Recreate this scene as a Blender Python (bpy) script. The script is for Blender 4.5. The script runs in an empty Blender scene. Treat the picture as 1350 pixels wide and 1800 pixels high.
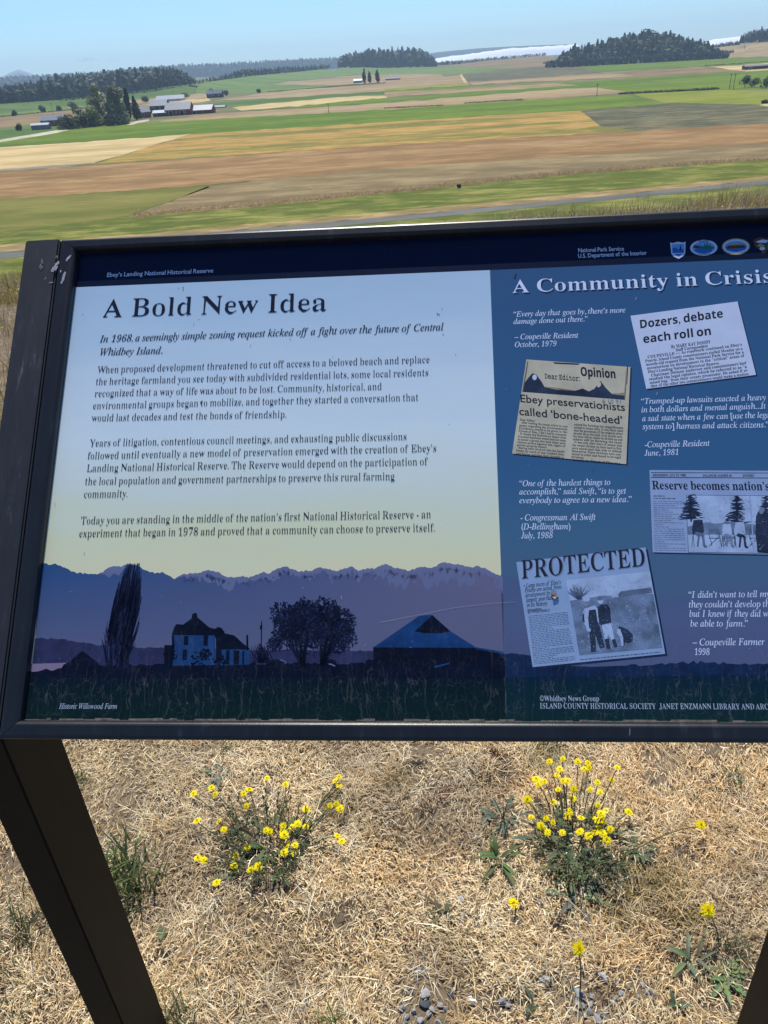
import bpy, bmesh, math, random
import numpy as np
from mathutils import Vector, Matrix
from mathutils.geometry import tessellate_polygon

R = math.radians
rng = np.random.default_rng(7)
random.seed(7)
scene = bpy.context.scene
COL = scene.collection

# ------------------------------------------------------------------ camera
F, CX, CY = 1352.0, 675.0, 900.0
HC = 1.45
PITCH, ROLL = R(30.1595), R(-3.5821)
fw = Vector((0, math.cos(PITCH), -math.sin(PITCH)))
r0 = Vector((1, 0, 0)); u0 = r0.cross(fw)
rt = math.cos(ROLL) * r0 + math.sin(ROLL) * u0
up = -math.sin(ROLL) * r0 + math.cos(ROLL) * u0
CAMP = Vector((0, 0, HC))
cam = bpy.data.cameras.new('camera')
cam.sensor_fit = 'VERTICAL'; cam.sensor_height = 24.0
cam.lens = 24.0 * F / 1800.0
cam.clip_start = 0.05; cam.clip_end = 40000
camo = bpy.data.objects.new('camera', cam)
camo.matrix_world = Matrix.Translation(CAMP) @ Matrix((rt, up, -fw)).transposed().to_4x4()
COL.objects.link(camo); scene.camera = camo

# ------------------------------------------------------------------ sky, sun, exposure
SUN_EL, SUN_AZ = R(60), R(-2)
world = bpy.data.worlds.new('World'); scene.world = world; world.use_nodes = True
wn = world.node_tree; bg = wn.nodes['Background']
sky = wn.nodes.new('ShaderNodeTexSky'); sky.sky_type = 'NISHITA'; sky.sun_disc = False
sky.sun_elevation = SUN_EL; sky.sun_rotation = SUN_AZ
sky.altitude = 30; sky.air_density = 1.0; sky.dust_density = 0.15; sky.ozone_density = 3.0
skt = wn.nodes.new('ShaderNodeMix'); skt.data_type = 'RGBA'; skt.blend_type = 'MULTIPLY'
skt.inputs[0].default_value = 1.0; skt.inputs[7].default_value = (0.63, 0.885, 1.2, 1)
wn.links.new(sky.outputs[0], skt.inputs[6]); wn.links.new(skt.outputs[2], bg.inputs[0]); bg.inputs[1].default_value = 0.10
sl = bpy.data.lights.new('sun', 'SUN'); sl.energy = 4.7; sl.angle = R(0.5); sl.color = (1.0, 0.95, 0.87)
so = bpy.data.objects.new('sun', sl); COL.objects.link(so)
sdir = Vector((math.sin(SUN_AZ) * math.cos(SUN_EL), math.cos(SUN_AZ) * math.cos(SUN_EL), math.sin(SUN_EL)))
so.rotation_euler = sdir.to_track_quat('Z', 'Y').to_euler()
scene.view_settings.view_transform = 'Standard'; scene.view_settings.look = 'None'
scene.view_settings.exposure = 0.3; scene.view_settings.gamma = 1.0
scene.view_settings.use_curve_mapping = False
scene.cycles.volume_bounces = 0
scene.cycles.max_bounces = 6

# ------------------------------------------------------------------ helpers
def tag(o, label=None, cat=None, group=None, kind=None):
    if label: o['label'] = label
    if cat: o['category'] = cat
    if group: o['group'] = group
    if kind: o['kind'] = kind
    return o

def empty(name, loc, rz=0.0):
    o = bpy.data.objects.new(name, None); o.empty_display_size = 0.1
    o.location = loc; o.rotation_euler = (0, 0, rz); COL.objects.link(o)
    return o

def lin(r, g, b):
    def f(c):
        c /= 255.0
        return c / 12.92 if c <= 0.04045 else ((c + 0.055) / 1.055) ** 2.4
    return (f(r), f(g), f(b))

class MB:
    """collects geometry (verts, faces, material slots, vertex colours) for ONE mesh"""
    def __init__(s): s.v = []; s.f = []; s.m = []; s.c = []
    def add(s, vs, fs, mi=0, col=(1, 1, 1)):
        b = len(s.v); s.v.extend([tuple(p) for p in vs]); s.c.extend([tuple(col)] * len(vs))
        for f in fs: s.f.append(tuple(b + i for i in f)); s.m.append(mi)
    def box(s, x0, x1, y0, y1, z0, z1, mi=0, col=(1, 1, 1)):
        vs = [(x, y, z) for z in (z0, z1) for y in (y0, y1) for x in (x0, x1)]
        s.add(vs, [(0, 2, 3, 1), (4, 5, 7, 6), (0, 1, 5, 4), (2, 6, 7, 3), (0, 4, 6, 2), (1, 3, 7, 5)], mi, col)
    def tube(s, pts, rad, n=5, mi=0, col=(1, 1, 1), cap=True):
        pts = [Vector(p) for p in pts]
        rads = rad if isinstance(rad, (list, tuple)) else [rad] * len(pts)
        vs = []; fs = []
        for i, p in enumerate(pts):
            t = (pts[min(i + 1, len(pts) - 1)] - pts[max(i - 1, 0)])
            if t.length < 1e-9: t = Vector((0, 0, 1))
            t.normalize()
            a = t.cross(Vector((0.31, 0.95, 0.05)))
            if a.length < 1e-3: a = t.cross(Vector((1, 0, 0)))
            a.normalize(); b = t.cross(a)
            for k in range(n):
                w = 2 * math.pi * k / n
                vs.append(p + (a * math.cos(w) + b * math.sin(w)) * rads[i])
        for i in range(len(pts) - 1):
            for k in range(n):
                fs.append((i * n + k, i * n + (k + 1) % n, (i + 1) * n + (k + 1) % n, (i + 1) * n + k))
        if cap:
            fs.append(tuple(range(n - 1, -1, -1))); fs.append(tuple((len(pts) - 1) * n + k for k in range(n)))
        s.add(vs, fs, mi, col)
    def build(s, name, mats, parent=None, smooth=False, loc=None):
        me = bpy.data.meshes.new(name); me.from_pydata(s.v, [], s.f)
        for m in (mats if isinstance(mats, (list, tuple)) else [mats]): me.materials.append(m)
        if s.f: me.polygons.foreach_set('material_index', s.m)
        if smooth: me.polygons.foreach_set('use_smooth', [True] * len(s.f))
        a = me.color_attributes.new('Col', 'FLOAT_COLOR', 'POINT')
        a.data.foreach_set('color', np.c_[np.array(s.c, dtype=np.float32).reshape(-1, 3), np.ones(len(s.c), dtype=np.float32)].ravel())
        me.update()
        o = bpy.data.objects.new(name, me); COL.objects.link(o)
        if loc is not None:
            L = Vector(loc)
            me.transform(Matrix.Translation(-L)); o.location = L
        if parent: o.parent = parent
        return o

def np_quads(name, V, Q, mats, colr=None, mi=None, parent=None):
    """fast mesh from numpy: V (n,3), Q (m,4)"""
    me = bpy.data.meshes.new(name)
    me.vertices.add(len(V)); me.vertices.foreach_set('co', np.ascontiguousarray(V, dtype=np.float32).ravel())
    me.loops.add(Q.size); me.loops.foreach_set('vertex_index', np.ascontiguousarray(Q, dtype=np.int32).ravel())
    me.polygons.add(len(Q)); me.polygons.foreach_set('loop_start', np.arange(0, Q.size, 4, dtype=np.int32))
    for m in (mats if isinstance(mats, (list, tuple)) else [mats]): me.materials.append(m)
    if mi is not None: me.polygons.foreach_set('material_index', np.ascontiguousarray(mi, dtype=np.int32))
    if colr is not None:
        a = me.color_attributes.new('Col', 'FLOAT_COLOR', 'POINT')
        a.data.foreach_set('color', np.c_[colr, np.ones(len(colr))].astype(np.float32).ravel())
    me.update(calc_edges=True); me.validate()
    o = bpy.data.objects.new(name, me); COL.objects.link(o)
    if parent: o.parent = parent
    return o

def copy_tree(o, parent=None):
    c = o.copy(); COL.objects.link(c)
    if parent: c.parent = parent
    for ch in list(o.children): copy_tree(ch, c)
    return c

# ------------------------------------------------------------------ materials
def node_mat(name, rough=0.8, spec=0.3):
    m = bpy.data.materials.new(name); m.use_nodes = True
    nt = m.node_tree; b = nt.nodes['Principled BSDF']
    b.inputs['Roughness'].default_value = rough; b.inputs['Specular IOR Level'].default_value = spec
    return m, nt, b

def noise(nt, scale, detail=4, stretch=(1, 1, 1), rot=0.0, coord='Object', rough=0.6):
    tc = nt.nodes.new('ShaderNodeTexCoord'); mp = nt.nodes.new('ShaderNodeMapping')
    mp.inputs['Scale'].default_value = stretch; mp.inputs['Rotation'].default_value = (0, 0, rot)
    nt.links.new(tc.outputs[coord], mp.inputs[0])
    n = nt.nodes.new('ShaderNodeTexNoise'); n.inputs['Scale'].default_value = scale
    n.inputs['Detail'].default_value = detail; n.inputs['Roughness'].default_value = rough
    nt.links.new(mp.outputs[0], n.inputs['Vector'])
    return n.outputs['Fac']

def ramp(nt, fac, stops):
    r = nt.nodes.new('ShaderNodeValToRGB'); e = r.color_ramp.elements
    e[0].position = stops[0][0]; e[0].color = (*stops[0][1], 1)
    e[1].position = stops[-1][0]; e[1].color = (*stops[-1][1], 1)
    for p, c in stops[1:-1]:
        q = e.new(p); q.color = (*c, 1)
    nt.links.new(fac, r.inputs[0])
    return r.outputs[0]

def mixc(nt, fac, a, b, mode='MIX'):
    m = nt.nodes.new('ShaderNodeMix'); m.data_type = 'RGBA'; m.blend_type = mode
    for sock, val in ((m.inputs[0], fac), (m.inputs[6], a), (m.inputs[7], b)):
        if isinstance(val, (int, float)): sock.default_value = val
        elif isinstance(val, tuple): sock.default_value = (*val[:3], 1)
        else: nt.links.new(val, sock)
    return m.outputs[2]

def math_n(nt, op, a, b=0.0, clamp=False):
    m = nt.nodes.new('ShaderNodeMath'); m.operation = op; m.use_clamp = clamp
    for i, v in enumerate((a, b)):
        if isinstance(v, (int, float)): m.inputs[i].default_value = v
        else: nt.links.new(v, m.inputs[i])
    return m.outputs[0]

def bump(nt, b, h, strength, dist):
    n = nt.nodes.new('ShaderNodeBump'); n.inputs['Strength'].default_value = strength; n.inputs['Distance'].default_value = dist
    nt.links.new(h, n.inputs['Height']); nt.links.new(n.outputs[0], b.inputs['Normal'])

def simple(name, col, rough=0.7, spec=0.3, var=0.25, scale=8.0, stretch=(1, 1, 1), metal=0.0, bmp=0.0):
    m, nt, b = node_mat(name, rough, spec)
    n = noise(nt, scale, 5, stretch)
    lo = tuple(c * (1 - var) for c in col); hi = tuple(min(1, c * (1 + var)) for c in col)
    nt.links.new(ramp(nt, n, [(0.3, lo), (0.7, hi)]), b.inputs['Base Color'])
    b.inputs['Metallic'].default_value = metal
    if bmp: bump(nt, b, n, bmp, 0.01)
    return m

def attr_mat(name, col=(1, 1, 1), rough=0.75, spec=0.2, transl=0.0):
    """colour of every blade / leaf / petal from its own vertex colour"""
    m, nt, b = node_mat(name, rough, spec)
    a = nt.nodes.new('ShaderNodeAttribute'); a.attribute_name = 'Col'
    c = mixc(nt, 1.0, a.outputs['Color'], col, 'MULTIPLY')
    nt.links.new(c, b.inputs['Base Color'])
    if transl:
        t = nt.nodes.new('ShaderNodeBsdfTranslucent'); nt.links.new(c, t.inputs[0])
        mx = nt.nodes.new('ShaderNodeMixShader'); mx.inputs[0].default_value = transl
        nt.links.new(b.outputs[0], mx.inputs[1]); nt.links.new(t.outputs[0], mx.inputs[2])
        nt.links.new(mx.outputs[0], nt.nodes['Material Output'].inputs[0])
    return m

# ------------------------------------------------------------------ ground shape
def ray(px, py):
    return fw + rt * ((px - CX) / F) + up * ((CY - py) / F)

def at_z(px, py, z):
    d = ray(px, py); return CAMP + d * ((z - HC) / d.z)

ZP = -23.5
def terr(x, y, micro=True):
    x = np.asarray(x, dtype=float); y = np.asarray(y, dtype=float)
    s = 0.157 - 0.024 * np.tanh(x / 9.0)
    yy = np.maximum(y - 1.5, 0)
    zslope = -s * (np.sqrt(yy * yy + 0.09) - 0.3)
    z0 = -s * (26.5); L = 60.0
    t = np.clip((y - 28.0) / L, 0, 1)
    h00 = 2 * t**3 - 3 * t**2 + 1; h10 = t**3 - 2 * t**2 + t; h01 = -2 * t**3 + 3 * t**2
    zf = h00 * z0 + h10 * L * (-s) + h01 * ZP
    q = np.clip((y - 700) / 2300.0, 0, 1); rise = 16.0 * q * q * (3 - 2 * q)
    z = np.where(y < 28, zslope, np.where(y < 88, zf, ZP + rise))
    if micro:
        near = np.clip((30 - np.hypot(x, y)) / 10, 0, 1)
        m = 0.008 * np.sin(x * 9.1 + 1.3 * np.sin(y * 7.0)) * np.sin(y * 10.3 + 0.7) + 0.006 * np.sin(x * 21 + 2) * np.sin(y * 19 + x * 8)
        far = np.clip((y - 3) / 10, 0, 1) * np.clip((60 - y) / 20, 0, 1)
        z = z + m * near + far * 0.12 * np.sin(x * 0.9 + 0.5 * np.sin(y * 0.6)) * np.sin(y * 0.5 + x * 0.3)
    return z

def terr1(x, y, micro=True):
    if y < 88:
        sl = 0.157 - 0.024 * math.tanh(x / 9.0)
        if y < 28:
            yy = max(y - 1.5, 0.0); z = -sl * (math.sqrt(yy * yy + 0.09) - 0.3)
        else:
            t = (y - 28.0) / 60.0; t2 = t * t; t3 = t2 * t
            z = (2*t3 - 3*t2 + 1) * (-sl * 26.5) + (t3 - 2*t2 + t) * 60.0 * -sl + (3*t2 - 2*t3) * ZP
        if micro:
            near = min(max((30 - math.hypot(x, y)) / 10, 0.0), 1.0)
            far = min(max((y - 3) / 10, 0.0), 1.0) * min(max((60 - y) / 20, 0.0), 1.0)
            z += near * (0.008 * math.sin(x * 9.1 + 1.3 * math.sin(y * 7.0)) * math.sin(y * 10.3 + 0.7) + 0.006 * math.sin(x * 21 + 2) * math.sin(y * 19 + x * 8))
            z += far * 0.12 * math.sin(x * 0.9 + 0.5 * math.sin(y * 0.6)) * math.sin(y * 0.5 + x * 0.3)
        return z
    q = min(max((y - 700) / 2300.0, 0.0), 1.0)
    return ZP + 16.0 * q * q * (3 - 2 * q)

def at_ground(px, py):
    d = ray(px, py); hit = None
    if d.z < -0.0015:
        t = 0.5; prev = t
        while t < 9500:
            if HC + d.z * t < terr1(d.x * t, d.y * t): hit = (prev, t); break
            prev = t; t *= 1.02
    if hit is None:
        p = CAMP + d * 8000.0; return Vector((p.x, p.y, terr1(p.x, p.y)))
    a, b = hit
    for _ in range(24):
        m = (a + b) / 2
        if HC + d.z * m < terr1(d.x * m, d.y * m): b = m
        else: a = m
    p = CAMP + d * a
    return Vector((p.x, p.y, terr1(p.x, p.y)))

def at_dist(px, py, dist):
    """point on the line of sight at ground distance dist (real distance chosen per object)"""
    d = ray(px, py); return CAMP + d * (dist / math.hypot(d.x, d.y))

def graded(lo, hi, f0, f1, fine, top):
    a = list(np.arange(f0, f1 + 1e-9, fine)); st = fine; v = a[-1]
    while v < hi:
        st = min(st * 1.09, top(v)); v += st; a.append(min(v, hi))
    st = fine; v = a[0]; pre = []
    while v > lo:
        st = min(st * 1.09, top(v)); v -= st; pre.append(max(v, lo))
    return np.array(pre[::-1] + a)

gx = graded(-9000, 9000, -1.5, 1.5, 0.05, lambda v: 600)
gy = graded(-9000, 9000, 0.3, 2.2, 0.05, lambda v: 3.0 if abs(v) < 110 else (90 if abs(v) < 3300 else 600))
GX, GY = np.meshgrid(gx, gy)
GZ = terr(GX, GY)
nx, ny = len(gx), len(gy)
idx = np.arange(nx * ny).reshape(ny, nx)
Q = np.stack([idx[:-1, :-1], idx[:-1, 1:], idx[1:, 1:], idx[1:, :-1]], -1).reshape(-1, 4)

m, nt, b = node_mat('dry_ground', 0.95, 0.1)
tc = nt.nodes.new('ShaderNodeTexCoord'); sx = nt.nodes.new('ShaderNodeSeparateXYZ'); nt.links.new(tc.outputs['Object'], sx.inputs[0])
n1 = noise(nt, 5.0, 6); n2 = noise(nt, 55.0, 4, rough=0.7); n3 = noise(nt, 1.7, 3)
soil = ramp(nt, n1, [(0.3, (0.07, 0.052, 0.035)), (0.5, (0.14, 0.105, 0.068)), (0.68, (0.24, 0.18, 0.115))])
soil = mixc(nt, math_n(nt, 'MULTIPLY', n2, 0.7), soil, (0.20, 0.155, 0.10))
soil = mixc(nt, ramp(nt, n3, [(0.55, (0, 0, 0)), (0.66, (0.5, 0.5, 0.5))]), soil, (0.13, 0.105, 0.035))
nf = noise(nt, 0.012, 5, (1, 2.2, 1), 0.3); ng = noise(nt, 0.12, 5)
farc = ramp(nt, nf, [(0.35, (0.075, 0.11, 0.03)), (0.5, (0.13, 0.135, 0.05)), (0.62, (0.24, 0.19, 0.10))])
farc = mixc(nt, math_n(nt, 'MULTIPLY', ng, 0.5), farc, (0.10, 0.10, 0.04))
isfar = nt.nodes.new('ShaderNodeMapRange'); isfar.inputs[1].default_value = 45; isfar.inputs[2].default_value = 75
nt.links.new(sx.outputs[1], isfar.inputs[0])
nt.links.new(mixc(nt, isfar.outputs[0], soil, farc), b.inputs['Base Color'])
bump(nt, b, n2, 0.6, 0.012)
G = np_quads('ground', np.stack([GX, GY, GZ], -1).reshape(-1, 3), Q, m)
G.data.polygons.foreach_set('use_smooth', [True] * len(G.data.polygons))
tag(G, 'dry straw covered hill top and slope down to the wide farm plain', 'ground', kind='structure')

# ------------------------------------------------------------------ fields, road and lane laid on the plain
FIELD_N = [0]
def sub_px(pts, step, jit):
    out = []
    for i, (a, c) in enumerate(zip(pts, pts[1:] + pts[:1])):
        n = max(1, int(math.hypot(c[0] - a[0], c[1] - a[1]) / step))
        for k in range(n):
            t = k / n; j = 0 if k == 0 else random.gauss(0, jit)
            out.append((a[0] + (c[0] - a[0]) * t, a[1] + (c[1] - a[1]) * t + j))
    return out

def sheet(name, pts, mat, off, label, cat, jit=0.6, step=16):
    pts = sub_px(pts, step, jit)
    P = [at_ground(*p) for p in pts]
    bm = bmesh.new()
    vs = [bm.verts.new(p) for p in P]
    for t in tessellate_polygon([[Vector((p.x, p.y, 0)) for p in P]]):
        try: bm.faces.new([vs[i] for i in t])
        except ValueError: pass
    for _ in range(6):
        es = [e for e in bm.edges if e.calc_length() > 70 and max(v.co.y for v in e.verts) > 650]
        if not es: break
        bmesh.ops.subdivide_edges(bm, edges=es, cuts=1)
        bmesh.ops.triangulate(bm, faces=bm.faces[:])
    for v in bm.verts: v.co.z = terr1(v.co.x, v.co.y, False) + off * min(max((v.co.y - 500) / 500, 0.12), 1.0)
    bmesh.ops.recalc_face_normals(bm, faces=bm.faces[:])
    if sum(f.normal.z for f in bm.faces) < 0: bmesh.ops.reverse_faces(bm, faces=bm.faces[:])
    me = bpy.data.meshes.new(name); bm.to_mesh(me); bm.free(); me.materials.append(mat)
    o = bpy.data.objects.new(name, me); COL.objects.link(o)
    return tag(o, label, cat, kind='structure')

def field_mat(name, lo, mid, hi, sc=0.05, stretch=(0.25, 1, 1), rot=0.12, fine=0.35, rows=0.0, stops=(0.42, 0.5, 0.58)):
    m, nt, b = node_mat(name, 0.95, 0.1)
    n1 = noise(nt, sc, 6, stretch, rot, rough=0.62)
    n2 = noise(nt, 0.35, 6, (0.3, 1, 1), rot, rough=0.75)
    n3 = noise(nt, 0.02, 4, (1, 3, 1), rot + 0.4)
    c = ramp(nt, n1, [(stops[0], lo), (stops[1], mid), (stops[2], hi)])
    n4 = noise(nt, 0.12, 4, (0.55, 1, 1), rot + 0.1, rough=0.62)
    c = mixc(nt, math_n(nt, 'MULTIPLY', ramp(nt, n4, [(0.40, (1, 1, 1)), (0.49, (0, 0, 0))]), fine * 1.7), c, tuple(x * 0.62 for x in mid))
    c = mixc(nt, math_n(nt, 'MULTIPLY', ramp(nt, n4, [(0.52, (0, 0, 0)), (0.60, (1, 1, 1))]), fine * 1.3), c, tuple(min(1, x * 1.35) for x in hi))
    dark = tuple(x * 0.5 for x in mid)
    f = math_n(nt, 'MULTIPLY', ramp(nt, n2, [(0.40, (1, 1, 1)), (0.56, (0, 0, 0))]), fine * 1.5)
    c = mixc(nt, f, c, dark)
    c = mixc(nt, math_n(nt, 'MULTIPLY', n3, 0.35), c, mid)
    if rows:
        w = nt.nodes.new('ShaderNodeTexWave'); w.inputs['Scale'].default_value = 0.12; w.inputs['Distortion'].default_value = 2.0
        w.inputs['Detail'].default_value = 3; w.bands_direction = 'Y'
        tcn = nt.nodes.new('ShaderNodeTexCoord'); mp = nt.nodes.new('ShaderNodeMapping'); mp.inputs['Rotation'].default_value = (0, 0, rot)
        nt.links.new(tcn.outputs['Object'], mp.inputs[0]); nt.links.new(mp.outputs[0], w.inputs[0])
        c = mixc(nt, math_n(nt, 'MULTIPLY', w.outputs['Fac'], rows), c, tuple(x * 0.72 for x in mid))
    nt.links.new(c, b.inputs['Base Color'])
    bump(nt, b, n2, 0.5, 0.5)
    return m

FM = {
 'red':   field_mat('ripe_field', (0.192, 0.114, 0.044), (0.272, 0.162, 0.062), (0.336, 0.213, 0.094), 0.05, (0.2, 1, 1), 0.10, 0.3, 0.25),
 'tan':   field_mat('tan_field', (0.156, 0.118, 0.055), (0.211, 0.156, 0.070), (0.273, 0.205, 0.098), 0.06, (0.25, 1, 1), 0.12, 0.3),
 'straw': field_mat('straw_field', (0.386, 0.284, 0.117), (0.478, 0.355, 0.158), (0.552, 0.426, 0.206), 0.04, (0.25, 1, 1), 0.15, 0.15),
 'pink':  field_mat('stubble_field', (0.212, 0.146, 0.070), (0.289, 0.209, 0.103), (0.357, 0.268, 0.139), 0.02, (0.3, 1, 1), 0.15, 0.2),
 'brown': field_mat('brown_field', (0.153, 0.105, 0.047), (0.208, 0.146, 0.066), (0.264, 0.196, 0.093), 0.02, (0.3, 1, 1), 0.15, 0.25),
 'green': field_mat('green_crop', (0.073, 0.130, 0.010), (0.107, 0.167, 0.012), (0.150, 0.201, 0.019), 0.03, (0.25, 1, 1), 0.12, 0.25, 0.2),
 'green2': field_mat('pale_green_crop', (0.089, 0.154, 0.028), (0.119, 0.181, 0.041), (0.153, 0.209, 0.053), 0.015, (0.3, 1, 1), 0.2, 0.2),
 'dgreen': field_mat('dark_green_crop', (0.060, 0.114, 0.018), (0.085, 0.139, 0.025), (0.111, 0.159, 0.038), 0.015, (0.3, 1, 1), 0.2, 0.2),
 'lime':  field_mat('lime_crop', (0.141, 0.181, 0.016), (0.194, 0.217, 0.025), (0.229, 0.236, 0.038), 0.02, (0.3, 1, 1), 0.1, 0.2),
 'mixed': field_mat('mixed_pasture', (0.11, 0.135, 0.025), (0.26, 0.20, 0.045), (0.43, 0.25, 0.07), 0.028, (0.22, 1.3, 1), 0.05, 0.3, stops=(0.44, 0.5, 0.555)),
 'grey':  field_mat('grey_green_pasture', (0.075, 0.085, 0.042), (0.115, 0.115, 0.06), (0.18, 0.15, 0.075), 0.03, (0.4, 1, 1), 0.1, 0.5),
 'mown':  field_mat('mown_meadow', (0.105, 0.118, 0.020), (0.155, 0.153, 0.031), (0.210, 0.187, 0.047), 0.05, (0.12, 1, 1), 0.1, 0.2, 0.3),
 'verge': field_mat('verge_grass', (0.075, 0.107, 0.014), (0.130, 0.154, 0.023), (0.220, 0.202, 0.051), 0.25, (0.5, 1, 1), 0.1, 0.5),
 'dry':   field_mat('dry_verge', (0.200, 0.153, 0.055), (0.290, 0.207, 0.086), (0.380, 0.276, 0.125), 0.3, (0.4, 1, 1), 0.1, 0.4),
 'soil':  field_mat('bare_strip', (0.140, 0.118, 0.078), (0.200, 0.167, 0.109), (0.260, 0.217, 0.140), 0.06, (0.2, 1, 1), 0.1, 0.3),
 'asph':  field_mat('asphalt', (0.100, 0.103, 0.090), (0.125, 0.128, 0.109), (0.155, 0.153, 0.125), 0.15, (0.3, 1, 1), 0.1, 0.15),
 'gravel': field_mat('pale_gravel', (0.360, 0.325, 0.226), (0.450, 0.414, 0.289), (0.520, 0.483, 0.343), 0.1, (1, 1, 1), 0, 0.1),
}
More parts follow.
